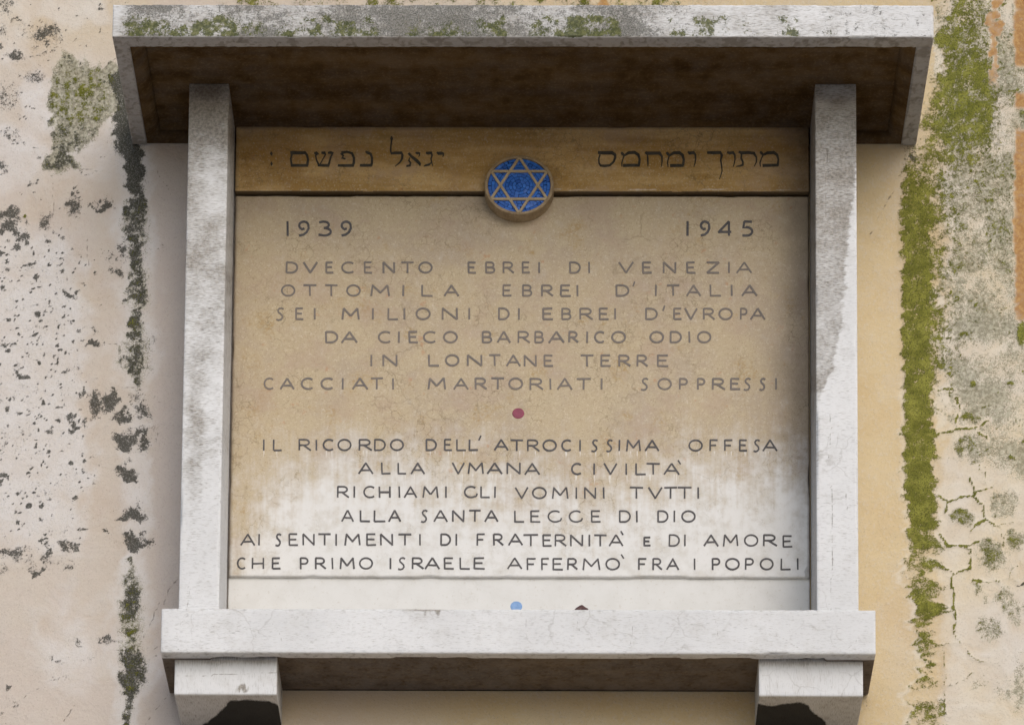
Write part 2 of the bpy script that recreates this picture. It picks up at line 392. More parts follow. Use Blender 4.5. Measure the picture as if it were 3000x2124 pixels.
def thing(name, label, cat, loc, group=None):
    o = bpy.data.objects.new(name, None); scene.collection.objects.link(o); o.location = loc
    o.empty_display_size = 0.1; o['label'] = label; o['category'] = cat
    if group: o['group'] = group
    return o

# ------------------------------------------------------------------ ground
v = np.array([(-40, 0.02, 0), (-40, -60, 0), (40, -60, 0), (40, 0.02, 0)], float)
g = link_mesh('ground', v, [(0, 1, 2, 3)], M_PAVE); g['kind'] = 'structure'
g['label'] = 'pale stone paving in front of the wall'; g['category'] = 'ground'

# ------------------------------------------------------------------ wall with its growths and stains
def wall_maps(px, py):
    n1 = fbm(px, py, 60, seed=3, oct=4); n2 = fbm(px, py, 26, seed=9, oct=4); n3 = fbm(px, py, 140, seed=21, oct=3); n4 = fbm(px, py, 14, seed=31, oct=3)
    wx = px + (n1 - 0.5) * 46 + (n2 - 0.5) * 34 + (n4 - .5) * 24; wy = py + (fbm(px, py, 60, seed=4) - 0.5) * 46 + (fbm(px, py, 26, seed=14) - 0.5) * 34 + (fbm(px, py, 14, seed=34, oct=3) - .5) * 24
    L = 1 - sstep(1000, 1500, px); R = 1 - L
    z = np.zeros(px.shape)
    # ---- left: black streak under the end of the canopy
    pts = [(352, 235, 26), (362, 320, 34), (368, 400, 36), (392, 450, 30), (405, 500, 24), (404, 560, 22), (396, 620, 34), (400, 690, 30), (398, 745, 24), (400, 800, 26), (396, 862, 34), (402, 893, 15), (398, 925, 24),
           (396, 980, 32), (394, 1030, 40), (400, 1075, 30), (402, 1112, 20), (404, 1140, 8)]
    s = 1 - sstep(0.35, 1.75, segdist(wx, wy, [p[:2] for p in pts], [p[2] for p in pts]))
    dens = 0.95 - 0.28 * sstep(500, 640, py) - 0.06 * sstep(900, 1100, py) + (n4 - 0.5) * 0.9 * sstep(480, 620, py) + (n2 - .5) * .6 * sstep(480, 620, py)
    soot = s * dens
    pts2 = [(384, 1655, 12), (386, 1700, 24), (384, 1760, 32), (382, 1810, 32), (385, 1850, 30), (388, 1900, 36), (390, 1945, 40), (388, 1990, 34), (374, 2030, 26), (368, 2080, 18), (364, 2150, 14)]
    s2 = 1 - sstep(0.3, 1.8, segdist(wx, wy, [p[:2] for p in pts2], [p[2] for p in pts2]))
    d2 = 0.52 + 0.22 * ell(px, py, 385, 1765, 30, 40) + 0.22 * sstep(1880, 1950, py) - 0.12 * ell(px, py, 380, 1850, 60, 40) + (n4 - 0.5) * 0.8 + (n2 - .5) * .5
    soot = np.maximum(soot, s2 * d2)
    for cx, cy, rx, ry, d in [(395, 1168, 34, 16, .45), (361, 1218, 17, 10, .95), (372, 1222, 10, 9, .9), (415, 1205, 18, 24, .62), (372, 1290, 22, 22, .9), (398, 1275, 20, 12, .75), (425, 1292, 12, 22, .7), (378, 1350, 10, 10, .5),
                              (362, 1383, 14, 10, .9), (378, 1396, 18, 12, .95), (392, 1408, 12, 8, .7), (380, 1503, 22, 13, .98), (356, 1515, 14, 7, .8), (396, 1472, 10, 8, .6), (376, 1578, 14, 14, .98), (388, 1598, 26, 20, 1.0), (420, 1600, 20, 12, .8), (412, 1550, 8, 8, .6),
                              (300, 1168, 0, 0, 0), (320, 1178, 15, 20, .9), (282, 1188, 16, 28, .78), (262, 1240, 12, 6, .6), (205, 1216, 12, 12, .8), (240, 1150, 12, 10, .75), (222, 610, 20, 20, .72), (303, 598, 17, 12, .75), (276, 605, 8, 8, .6),
                              (350, 718, 14, 16, .72), (335, 800, 13, 11, .7), (278, 798, 7, 6, .8), (212, 857, 8, 9, .95), (312, 745, 10, 14, .5), (348, 760, 18, 14, .55), (275, 1005, 16, 6, .8), (310, 1018, 6, 5, .8), (272, 968, 14, 7, .5),
                              (135, 100, 28, 20, .62), (50, 158, 18, 10, .7), (98, 172, 26, 7, .55), (140, 140, 34, 16, .45), (100, 225, 28, 14, .45), (20, 290, 34, 40, .5), (8, 490, 20, 20, .5), (62, 412, 10, 10, .55), (30, 395, 20, 14, .5), (45, 415, 10, 8, .5),
                              (25, 628, 18, 20, .8), (20, 670, 34, 12, .7), (130, 655, 18, 16, .75), (60, 700, 24, 14, .6), (12, 20, 24, 26, .5), (12, 88, 16, 18, .5), (50, 70, 14, 10, .45), (82, 94, 10, 14, .35),
                              (35, 1625, 38, 16, .6), (105, 1668, 26, 7, .75), (145, 1625, 12, 24, .7), (190, 1648, 22, 14, .55), (205, 1590, 16, 14, .65), (150, 1620, 10, 12, .7), (95, 1650, 20, 10, .5), (10, 1680, 16, 12, .5), (250, 1553, 9, 5, .75), (308, 1554, 8, 5, .9), (195, 1585, 18, 8, .5),
                              (220, 1870, 16, 12, .45), (170, 1930, 22, 10, .42), (250, 1925, 40, 8, .35), (17, 2018, 10, 6, .7), (165, 1984, 40, 4, .45), (20, 2090, 16, 22, .38), (40, 2060, 18, 8, .4), (325, 1874, 34, 9, .5),
                              (460, 1280, 16, 34, .3), (445, 1250, 18, 18, .28), (470, 720, 12, 14, .3), (452, 1000, 12, 20, .35)]:
        if rx: soot = np.maximum(soot, ell(wx, wy, cx, cy, rx * 1.35, ry * 1.35, 1.0) * (d + .04 + (n4 - 0.5) * 0.35))
    # specks all over the pale field on the far left
    fld = (1 - sstep(190, 300, px + (n3 - 0.5) * 240 + (n1 - .5) * 120)) * sstep(560, 760, py) * (1 - sstep(1560, 1680, py + (n3 - 0.5) * 90))
    rng = np.random.default_rng(5)
    sp = z.copy()
    for k in range(1100):
        cx, cy = rng.uniform(-60, 290), rng.uniform(560, 1670)
        if rng.random() < 0.25 * sstep(200, 290, cx) + (0.35 if cy > 1420 else 0): continue
        big = rng.random() < 0.13
        r = rng.uniform(4, 8.5) if big else rng.uniform(1.3, 3.8)
        b = (np.abs(px - cx) < 30) & (np.abs(py - cy) < 30)
        if not b.any(): continue
        e = ell(wx[b] * 0.5 + px[b] * 0.5, wy[b] * 0.5 + py[b] * 0.5, cx, cy, r * rng.uniform(.8, 1.5), r * rng.uniform(.6, 1.2), 0.55)
        sp[b] = np.maximum(sp[b], e * rng.uniform(.62, .95))
    soot = np.maximum(soot, sp * fld ** 0.5); soot = np.maximum(soot, fld * (.20 + (n1 - .5) * .35 + (n4 - .5) * .25))
    # sparse marks on the upper left
    sp = z.copy()
    for k in range(190):
        cx, cy = rng.uniform(-60, 420), rng.uniform(-60, 620)
        b = (np.abs(px - cx) < 24) & (np.abs(py - cy) < 24)
        if not b.any(): continue
        r = rng.uniform(2.0, 5.0) * (1.6 if rng.random() < .15 else 1)
        sp[b] = np.maximum(sp[b], ell(wx[b], wy[b], cx, cy, r * 1.5, r * .8, 0.6) * rng.uniform(.45, .8))
    soot = np.maximum(soot, sp * L)
    soot = soot * L
    # grey-green patch beside the canopy end
    poly = [(182, 140), (168, 200), (150, 250), (132, 310), (150, 350), (150, 430), (140, 455), (122, 490), (128, 515), (165, 520), (240, 495), (232, 470), (200, 462), (245, 430), (272, 400), (276, 372), (318, 352), (358, 340), (362, 250), (338, 172), (318, 175), (285, 195), (250, 178), (225, 190), (205, 160)]
    pm = polymask(wx, wy, poly, 14)
    smear = np.maximum(1 - sstep(.5, 2.1, segdist(wx, wy, [p[:2] for p in pts], [p[2] for p in pts])), 1 - sstep(.4, 2.1, segdist(wx, wy, [p[:2] for p in pts2], [p[2] for p in pts2]))) * L
    grey = np.maximum(smear * (.62 + (n4 - .5) * .5), fld * .16) ; grey = np.maximum(grey, pm * (0.86 + (n4 - .5) * .4) * L)
    soot = np.maximum(soot, pm * L * (0.30 + 0.18 * sstep(300, 420, py) + (n4 - .5) * .7))
    mossL = np.maximum(pm * ell(wx, wy, 225, 295, 95, 95, .5), pm * ell(wx, wy, 300, 240, 50, 70, .6) * .9) * (0.44 + (n4 - .5) * 1.0)
    mossL = np.maximum(mossL, pm * 0.30)
    mossL = np.maximum(mossL, ell(px, py, 73, 635, 6, 6, .6) * .9)
    strip = np.maximum(s * sstep(500, 600, py) * 0.40, s2 * 0.46)
    mossL = np.maximum(mossL, strip * (0.75 + (n4 - .5) * 1.1))
    # ---- right: moss
    xl = np.interp(py, [400, 520, 700, 1000, 1250, 1400, 1500, 1700, 1900, 1960, 2010, 2130], [2652, 2640, 2640, 2640, 2645, 2650, 2655, 2660, 2684, 2692, 2660, 2658]) + (n2 - .5) * 14
    xr = np.interp(py, [400, 520, 700, 1000, 1250, 1400, 1500, 1560, 1700, 1800, 1880, 1940, 2000, 2130], [2700, 2715, 2735, 2736, 2738, 2746, 2738, 2748, 2744, 2756, 2740, 2732, 2745, 2764]) + (n2 - .5) * 46 + (n4 - .5) * 20
    nh = fbm(px, py, 110, 20, seed=17, oct=4); low = sstep(1380, 1600, py)
    xl = xl + (nh - .5) * (20 + 70 * low); xr = xr + (fbm(px, py, 110, 22, seed=19, oct=4) - .5) * (46 + 80 * low)
    band = sstep(-16, 14, px - xl + (n4 - .5) * 26) * (1 - sstep(-22, 22, px - xr + (n4 - .5) * 30)) * sstep(420, 520, py)
    bd = np.interp(py, [430, 560, 900, 1400, 1550, 1700, 1850, 1940, 1990, 2060, 2130], [.66, .74, .78, .82, .74, .68, .74, .64, .46, .42, .46])
    gaps = np.maximum.reduce([ell(px, py + (n1 - .5) * 70 + (n2 - .5) * 44 + (n4 - .5) * 20, 2690, yy, 90, hh, .9) for yy, hh in [(1625, 10), (1685, 14), (1785, 9), (1868, 10), (1990, 13), (2040, 10)]])
    moss = band * (bd + (n4 - .5) * .55 - .22 * gaps + (nh - .5) * .9 * low)
    wash = sstep(2715, 2790, wx) * (1 - sstep(2900, 3010, wx)) * (1 - sstep(330, 700, py)) * .46
    moss = np.maximum(moss, wash + (n4 - .5) * .55 * (wash > .05) + (n1 - .5) * .4 * (wash > .05))
    spill = np.exp(-np.maximum(px - 2715, 0) / 120.0) * (px > 2690) * sstep(430, 520, py) * (1 - sstep(1050, 1330, py)) * .62
    moss = np.maximum(moss, spill * (1 + (n2 - .5) * 1.2) + (n4 - .5) * .5 * (spill > .08))
    wedge = polymask(wx, wy, [(2745, -40), (2755, 60), (2738, 130), (2748, 200), (2720, 260), (2690, 400), (2668, 470), (2705, 560), (2720, 900), (2790, 1040), (2820, 860), (2850, 700), (2890, 560), (2925, 380), (2935, 200), (2900, 120), (2890, -40)], 46)
    wd = np.interp(py, [-40, 100, 220, 330, 430, 600, 900, 1040], [.50, .58, .70, .72, .60, .54, .46, .36])
    fall = 1 - 0.55 * sstep(0, 1, (px - 2710) / 190) * sstep(400, 560, py)
    moss = np.maximum(moss, wedge * (wd * fall + (n4 - .5) * .6 + (n2 - .5) * .35))
    moss = np.maximum(moss, sstep(2705, 2790, wx) * (1 - sstep(700, 1300, py)) * (.30 + (n1 - .5) * .5 + (n4 - .5) * .4))
    tufts = z.copy()
    for k in range(120):
        cx, cy = rng.uniform(2720, 3060), rng.uniform(-20, 1420)
        b = (np.abs(px - cx) < 26) & (np.abs(py - cy) < 26)
        if not b.any(): continue
        r = rng.uniform(3, 8); tufts[b] = np.maximum(tufts[b], ell(wx[b], wy[b], cx, cy, r * 1.2, r, .6) * rng.uniform(.55, .9))
    moss = np.maximum(moss, tufts * R)
    moss = np.maximum(moss, ell(px, py, 2992, 980, 14, 40, .6) * .8)
    # cracks that carry moss, lower right
    a3 = lambda l: [(2600 + x / 2.2425, 1400 + y / 2.2425) for x, y in l]
    a2 = lambda l: [(2600 + x / 2.32, 700 + y / 2.32) for x, y in l]
    net = [a3(q) for q in ([(340, 110), (390, 160), (480, 125), (570, 115), (590, 90), (690, 65)], [(390, 160), (385, 230)], [(545, 0), (575, 80), (570, 120), (625, 180), (635, 260), (720, 320), (745, 345), (770, 450)], [(720, 320), (800, 300), (897, 290)],
           [(640, 285), (580, 310), (545, 345)], [(350, 375), (395, 450), (510, 445), (540, 480), (545, 600), (430, 625), (320, 565), (270, 545)], [(510, 445), (600, 420)], [(430, 625), (420, 690), (435, 760), (435, 850), (450, 945), (435, 1020)],
           [(570, 670), (660, 690), (800, 665), (897, 690)], [(800, 665), (820, 600), (890, 560)])] + \
          [a2(q) for q in ([(330, 1040), (400, 1020), (450, 1030)], [(340, 1330), (480, 1295), (600, 1285), (690, 1225)], [(600, 1310), (690, 1365)], [(470, 1080), (490, 1150), (465, 1250)], [(330, 680), (380, 685), (440, 670)])]
    thin = [a3(q) for q in ([(435, 1020), (470, 1075), (380, 1090), (250, 1100)], [(470, 1075), (560, 1180), (610, 1210), (720, 1215), (820, 1160), (897, 1150)], [(720, 1215), (780, 1260), (800, 1380), (805, 1540)], [(370, 1120), (380, 1300), (375, 1400), (385, 1700)],
            [(385, 1365), (430, 1360), (500, 1330), (580, 1270)])]
    jx = px + (n4 - .5) * 12; jy = py + (fbm(px, py, 14, seed=77, oct=3) - .5) * 12
    dn = np.minimum.reduce([segdist(jx, jy, q) for q in net]); dt = np.minimum.reduce([segdist(jx, jy, q) for q in thin])
    mcr = np.maximum((1 - sstep(1.2, 5.6, dn)) * (.80 + (n4 - .5) * 1.0), (1 - sstep(.8, 4, dt)) * (.56 + (n4 - .5) * .7))
    fade = 1 - 0.45 * sstep(2850, 2960, px)
    moss = np.maximum(moss, mcr * fade)
    # grey lichen, upper right field and islands between the cracks
    gr = sstep(2725, 2800, wx) * (1 - sstep(1270, 1420, wy + (px - 2850) * -0.45)) * sstep(-100, 60, py)
    gr = np.maximum(gr, sstep(2700, 2760, wx) * (1 - sstep(950, 1060, py)) * .8)
    greyR = gr * (.58 + (n1 - .5) * .9 + (n4 - .5) * .4)
    isl = [(515, 265, 78, 72, .66, .55), (760, 160, 120, 90, .62, .28), (690, 500, 120, 125, .66, .42), (590, 745, 48, 36, .6, .45), (655, 800, 30, 26, .6, .2), (665, 990, 75, 95, .62, .42), (790, 800, 76, 80, .6, .3), (830, 920, 56, 60, .62, .22), (850, 400, 66, 80, .6, .4),
           (770, 1400, 90, 70, .42, .1), (610, 1340, 60, 44, .42, .05), (860, 1380, 50, 170, .6, .05), (880, 850, 30, 70, .5, .3)]
    isl = [(2600 + a / 2.2425, 1400 + b / 2.2425, c / 2.2425, d / 2.2425, e, f) for a, b, c, d, e, f in isl]
    isl += [(2600 + a / 2.32, 700 + b / 2.32, c / 2.32, d / 2.32, e, f) for a, b, c, d, e, f in [(565, 1200, 66, 50, .6, .6), (540, 1390, 120, 60, .6, .4), (600, 1470, 110, 70, .6, .3)]]
    islm = z.copy()
    for cx, cy, rx, ry, e, f in isl:
        q = ell(wx, wy, cx, cy, rx, ry, .5)
        greyR = np.maximum(greyR, q * (e + (n4 - .5) * .5)); islm = np.maximum(islm, q * (f + (n4 - .5) * .7))
    greyR *= 1 - 0.8 * (1 - sstep(3, 11, dn))
    greyR = greyR * (1 - .8 * ell(wx, wy, 2760, 1200, 26, 52, .4)) * (1 - .85 * ell(wx, wy, 2748, 880, 16, 40, .6))
    moss = np.maximum(moss, islm)
    moss = np.maximum(moss * R, mossL * L)
    grey = np.maximum(grey, greyR * R)
    # dark hole and grime at the corner under the canopy
    soot = np.maximum(soot, ell(wx, wy, 2676, 466, 11, 8, .5) * 1.0); soot = np.maximum(soot, R * ell(wx, wy, 2670, 500, 34, 70, .6) * .42); soot = np.maximum(soot, R * band * .30 * (1 - sstep(700, 1000, py)))
    soot = np.maximum(soot, ell(wx, wy, 2992, 1704, 10, 5, .5) * .9)
    soot = np.maximum(soot, R * ell(wx, wy, 2540, 2050, 14, 26, .6) * .42)
    # top strip above the canopy
    top = 1 - sstep(18, 46, py)
    tx = np.clip((px - 560) / 900, 0, 1)
    moss = np.maximum(moss, top * sstep(560, 720, px) * (1 - sstep(2000, 2150, px)) * (.34 + (n2 - .5) * 1.2))
    grey = np.maximum(grey, top * sstep(700, 1350, px) * (1 - sstep(2040, 2200, px)) * (.35 + (n2 - .5) * .7))
    # rust
    rust = np.maximum.reduce([(1 - sstep(10, 22, np.abs(wx - np.interp(py, [0, 180, 400], [2912, 2918, 2922])))) * (1 - sstep(180, 400, py)) * .85,
                              sstep(2956, 2982, px + (n2 - .5) * 22) * (1 - sstep(900, 1000, py)) * (1.0 - .7 * ell(px, py, 2990, 235, 60, 36, .5) - .6 * ell(px, py, 2990, 350, 60, 30, .5)),
                              top * (ell(px, py, 1930, 5, 200, 40, .5) * (.25 + 1.0 * sstep(.45, .6, fbm(px, py, 50, seed=66, oct=2))))])
    rust = rust * R; moss = moss * (1 - .75 * sstep(.5, .9, rust)); grey = grey * (1 - .7 * sstep(.5, .9, rust))
    # efflorescence
    halo = 1 - sstep(0.9, 2.6, segdist(wx, wy, [p[:2] for p in pts], [p[2] + 10 for p in pts])); halo2 = 1 - sstep(0.9, 2.2, segdist(wx, wy, [p[:2] for p in pts2], [p[2] + 12 for p in pts2]))
    bleach = np.maximum.reduce([fld * .72, halo * .62 * L, halo2 * .6 * L, ell(px * .4 + wx * .6, wy, 215, 1880, 125, 140, .8) * (.62 + (n3 - .5) * .8), ell(wx, wy, 400, 1430, 50, 300, .5) * .62, ell(wx, wy, 250, 460, 90, 60, .6) * .6, L * (1 - sstep(300, 420, px)) * (1 - sstep(500, 640, py)) * (.25 + .35 * sstep(.45, .6, n3)),
                                sstep(2730, 2780, wx) * .62 * R, (1 - sstep(4, 42, dn)) * .62, (1 - sstep(0, 26, np.abs(px - xl))) * sstep(900, 1200, py) * .6, ell(wx, wy, 2760, 1200, 30, 60, .4) * .9, ell(wx, wy, 2742, 140, 12, 90, .5) * .95, ell(wx, wy, 2748, 880, 16, 40, .6) * .9, sstep(2925, 2960, px) * (1 - sstep(2960, 2985, px)) * (1 - sstep(700, 800, py)) * .6])
    warm = np.maximum(sstep(900, 2000, px), sstep(600, 760, px) * sstep(1900, 1960, py)) * (1 - .35 * sstep(2720, 2780, px)) + .42 * L * (1 - sstep(60, 260, py)) * (1 - sstep(480, 700, py)) + .15 * ell(px, py, 255, 850, 40, 50, .6) + R * (n3 - .5) * .9 + R * .25 * (1 - sstep(0, 60, np.abs(px - 2540)))
    pink = L * np.maximum(sstep(420, 470, px) * .6, .35 * sstep(.45, .62, n3))
    # hair cracks
    q = 1 / 2.294
    hc = [[(1195 * q, 1416 + 640 * q), (1130 * q, 1416 + 720 * q), (1100 * q, 1416 + 820 * q)], [(1075 * q, 1416 + 800 * q), (1000 * q, 1416 + 960 * q), (965 * q, 1416 + 1040 * q)], [(1128 * q, 1416 + 1412 * q), (1085 * q, 1416 + 1480 * q), (1020 * q, 1416 + 1550 * q), (975 * q, 1416 + 1624 * q)],
          [(980 * q, 1416 + 1110 * q), (1020 * q, 1416 + 1130 * q), (1060 * q, 1416 + 1090 * q)], [(940 * q, 1416 + 1215 * q), (1000 * q, 1416 + 1190 * q), (1050 * q, 1416 + 1150 * q)], [(830 * q, 708 + 430 * q), (980 * q, 708 + 480 * q), (1080 * q, 708 + 480 * q)], [(600 * q, 708 + 680 * q), (790 * q, 708 + 695 * q)],
          [(780 * q, 708 + 970 * q), (1000 * q, 708 + 1005 * q), (1080 * q, 708 + 1080 * q), (1180 * q, 708 + 1130 * q)], [(1205 * q, 708 + 700 * q), (1225 * q, 708 + 800 * q)], [(155, 540), (157, 590), (158, 640)], [(240, 495), (300, 505), (360, 512)], [(460, 500), (485, 540), (500, 570)],
          [(2622, 560), (2600, 590), (2575, 640), (2550, 690)], [(255, 700), (258, 780)], [(120, 2010), (40, 2060)], [(222, 2060), (180, 2124)], [(760, 1416 + 1620 * q), (700, 2110)]]
    cf = np.abs(fbm(px, py, 46, seed=91, oct=4) - .5) * 420 + 26 * (1 - sstep(.52, .62, fbm(px, py, 170, seed=92, oct=2)))
    crack = np.minimum.reduce([segdist(jx, jy, c) for c in hc]); crack = np.minimum(crack, cf + .9); crack = np.minimum(crack, dt + .6)
    # beyond the surveyed part the wall calms down
    out = np.maximum.reduce([sstep(3010, 3420, wx), sstep(60, 460, -wx), sstep(60, 420, -wy), sstep(2180, 2600, wy)])
    keep = 1 - out
    moss, grey, rust = moss * keep, grey * keep, rust * keep * (1 - .9 * sstep(3030, 3130, wx + (n1 - .5) * 60)); soot = soot * keep; bleach = bleach * (1 - .6 * out)
    return dict(moss=moss.clip(0, 1), soot=soot.clip(0, 1), grey=grey.clip(0, 1), bleach=bleach.clip(0, 1), rust=rust.clip(0, 1), warm=warm.clip(0, 1), crack=crack.clip(0, 30), pink=pink.clip(0, 1))

def build_wall():
    c0 = at(1500, 1062, 0.0)
    st = 0.0045
    xs = np.concatenate([[-9, -4, -2.2], np.arange(-1.8, 1.801, st), [2.2, 4, 9]]); zs = np.concatenate([[-0.3, 2, 4], np.arange(c0[2] - 1.40, c0[2] + 1.40, st), [8.2, 10, 11]])
    X, Z = np.meshgrid(xs, zs, indexing='ij'); nx, nz = X.shape
    und = (fbm(X, Z, 0.45, seed=2, oct=3) - .5) * 0.006 + (fbm(X, Z, 0.05, seed=8, oct=3) - .5) * 0.0012
    V = np.stack([X.ravel(), und.ravel() + 0.002, Z.ravel()], 1)
    px, py = proj(V); mp = wall_maps(px, py)
    V[:, 1] -= mp['moss'] * 0.0035 * (0.3 + fbm(px, py, 7, seed=40, oct=2))
    I, K = np.meshgrid(np.arange(nx - 1), np.arange(nz - 1), indexing='ij'); a = (I * nz + K).ravel()
    F = np.stack([a, a + nz, a + nz + 1, a + 1], 1)
    # a thickness behind: back sheet
    nb = len(V)
    bk = np.array([(-9, 0.5, -0.3), (9, 0.5, -0.3), (9, 0.5, 11), (-9, 0.5, 11)], float)
    V = np.concatenate([V, bk]); F = np.concatenate([F, np.array([[nb + 3, nb + 2, nb + 1, nb]])])
    at_ = {k: np.concatenate([v, np.zeros(4)]) for k, v in mp.items()}
    o = link_mesh('wall', V, F, M_WALL, attrs=at_)
    o['label'] = 'weathered beige plaster wall with black lichen streaks and green moss'; o['category'] = 'wall'
    return o
build_wall()

# ------------------------------------------------------------------ memorial plaque
def wx(mm): return mm / 1000 + OX
def wz(mm): return mm / 1000 + OZ
CX0, CX1, CZ0, CZ1, CD = wx(-1018.5), wx(828.1), wz(5261.6), wz(5341.3), 0.397
SOF = CZ0 + 0.030
LX0, LX1, LZ0, LZ1, LD = wx(-902.7), wx(708.3), wz(3899.5), wz(4004.9), 0.1994
PLO, PLI, PRI, PRO, PD = wx(-865.6), wx(-774.3), wx(577.2), wx(671.3), 0.170 + 0.016
PN = 0.016
BASE = np.array([(LX0 + LX1) / 2, 0.0, LZ0])
plaque = thing('memorial_plaque', 'white stone memorial plaque with canopy, two posts and Italian and Hebrew inscription on the wall', 'memorial', BASE)

def part(name, V, F, mat, parent=None, attrs=None, smooth=False, label=None):
    o = link_mesh(name, V, F, mat, parent or plaque, BASE, attrs, smooth)
    if label: o['label'] = label
    return o

RNG = np.random.default_rng(11)

# --- canopy: an inverted stone tray
def canopy_attrs(V):
    px, py = proj(V); n2 = fbm(px, py, 40, 26, seed=51, oct=4); n4 = fbm(px, py, 14, seed=52, oct=3); n1 = fbm(px, py, 150, 60, seed=53, oct=3)
    front = (V[:, 1] < -CD + 0.004) & (V[:, 2] > CZ0 + 0.002)
    under = ~front
    env = sstep(330, 400, px) * (1 - .75 * sstep(1850, 2150, px)) * (1 - .5 * sstep(2250, 2500, px)) * (1 - sstep(2560, 2700, px))
    vert = sstep(30, 80, py + (n2 - .5) * 40) * (1 - .25 * sstep(100, 112, py))
    cl = np.zeros(px.shape)
    for c, w, a in [(430, 75, .85), (525, 30, .75), (630, 80, 1.0), (740, 35, .6), (880, 70, .75), (960, 60, .8), (1055, 45, .9), (1250, 60, .6), (1350, 60, .5), (1440, 50, .75), (1610, 60, .85), (1710, 70, .95), (1790, 30, .7), (1990, 30, .6), (2080, 60, .75), (2200, 40, .5), (2310, 36, .9), (2410, 40, .45)]:
        cl = np.maximum(cl, (1 - sstep(.5, 1.5, np.abs(px - c) / w)) * a)
    moss = np.where(front, (cl * .8 + .18 * env) * vert * (.70 + (n2 - .5) * 1.5 + (n4 - .5) * .7), 0)
    lich = np.where(front, np.maximum(env * (.56 + (n1 - .5) * .9 + (n4 - .5) * .5), sstep(2350, 2420, px) * (.22 + (n4 - .5) * .9) * (1 - .3 * sstep(2680, 2740, px))), .12 + (n4 - .5) * .3)
    dirt = np.where(front, .24 + env * .42 + (n1 - .5) * .6, .26)
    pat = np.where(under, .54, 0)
    crk = [[(1145, 22), (1152, 38), (1170, 47)], [(1225, 45), (1230, 62), (1222, 78)], [(1188, 62), (1192, 80)], [(2290, 28), (2330, 32), (2350, 36), (2375, 30)], [(1010, 130), (1040, 135)], [(1180, 128), (1240, 131), (1280, 129), (1360, 138)], [(1540, 140), (1545, 146)]]
    crack = np.minimum.reduce([segdist(px + (n4 - .5) * 8, py, c) for c in crk])
    lipcr = np.where(under, 3.4 * sstep(.02, .09, np.abs(fbm(px, py, 60, 30, seed=58, oct=3) - .5)) + .4, 30)
    return dict(moss=moss.clip(0, 1), lichen=lich.clip(0, 1), dirt=dirt.clip(0, 1), patina=pat, crack=np.minimum(crack, lipcr))
canopy = thing('canopy', '', '', (0, 0, 0)); del canopy['label']; del canopy['category']; canopy.parent = plaque
LIP = 0.036
V, F = lattice_box(CX0, CX1, -CD, -CD + LIP, CZ0, CZ1, (.003, .009, .003), .0035, .7, 3)
part('front_board', V, F, M_STONE, canopy, canopy_attrs(V))
for x0, x1 in ((CX0 + .0005, CX0 + LIP), (CX1 - LIP, CX1 - .0005)):
    V, F = lattice_box(x0, x1, -CD + LIP - .002, .0, CZ0 + .0006, CZ1 - .001, (.006, .006, .012), .003, .7, 5)
    part('side_board', V, F, M_STONE, canopy, canopy_attrs(V))
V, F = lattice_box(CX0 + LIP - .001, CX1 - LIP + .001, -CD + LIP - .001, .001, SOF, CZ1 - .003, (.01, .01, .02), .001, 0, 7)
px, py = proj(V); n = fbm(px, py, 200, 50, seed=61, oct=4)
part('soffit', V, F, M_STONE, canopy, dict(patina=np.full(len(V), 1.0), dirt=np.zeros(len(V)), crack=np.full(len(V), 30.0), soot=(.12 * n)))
# cove moulding round the inside of the tray (left, right, front, back), mitred
def cove():
    xa, xb, ya, yb = CX0 + LIP - .0005, CX1 - LIP + .0005, -CD + LIP - .0005, -.0005
    prof = [(0.0, CZ0 + .004), (.006, CZ0 + .006), (.010, CZ0 + .009), (.022, CZ0 + .014), (.029, CZ0 + .021), (.033, CZ0 + .0295), (.033, SOF + .002)]
    V, F = [], []
    for q, z in prof:
        V += [(xa + q, ya + q, z), (xb - q, ya + q, z), (xb - q, yb - q * .35, z), (xa + q, yb - q * .35, z)]
    for r in range(len(prof) - 1):
        for k in range(4):
            a = r * 4 + k; b = r * 4 + (k + 1) % 4
            F.append((a, a + 4, b + 4, b))
    return np.array(V), np.array(F)
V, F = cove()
part('cove_moulding', V, F, M_STONE, canopy, dict(patina=np.full(len(V), 1.0), crack=np.full(len(V), 30.0)))

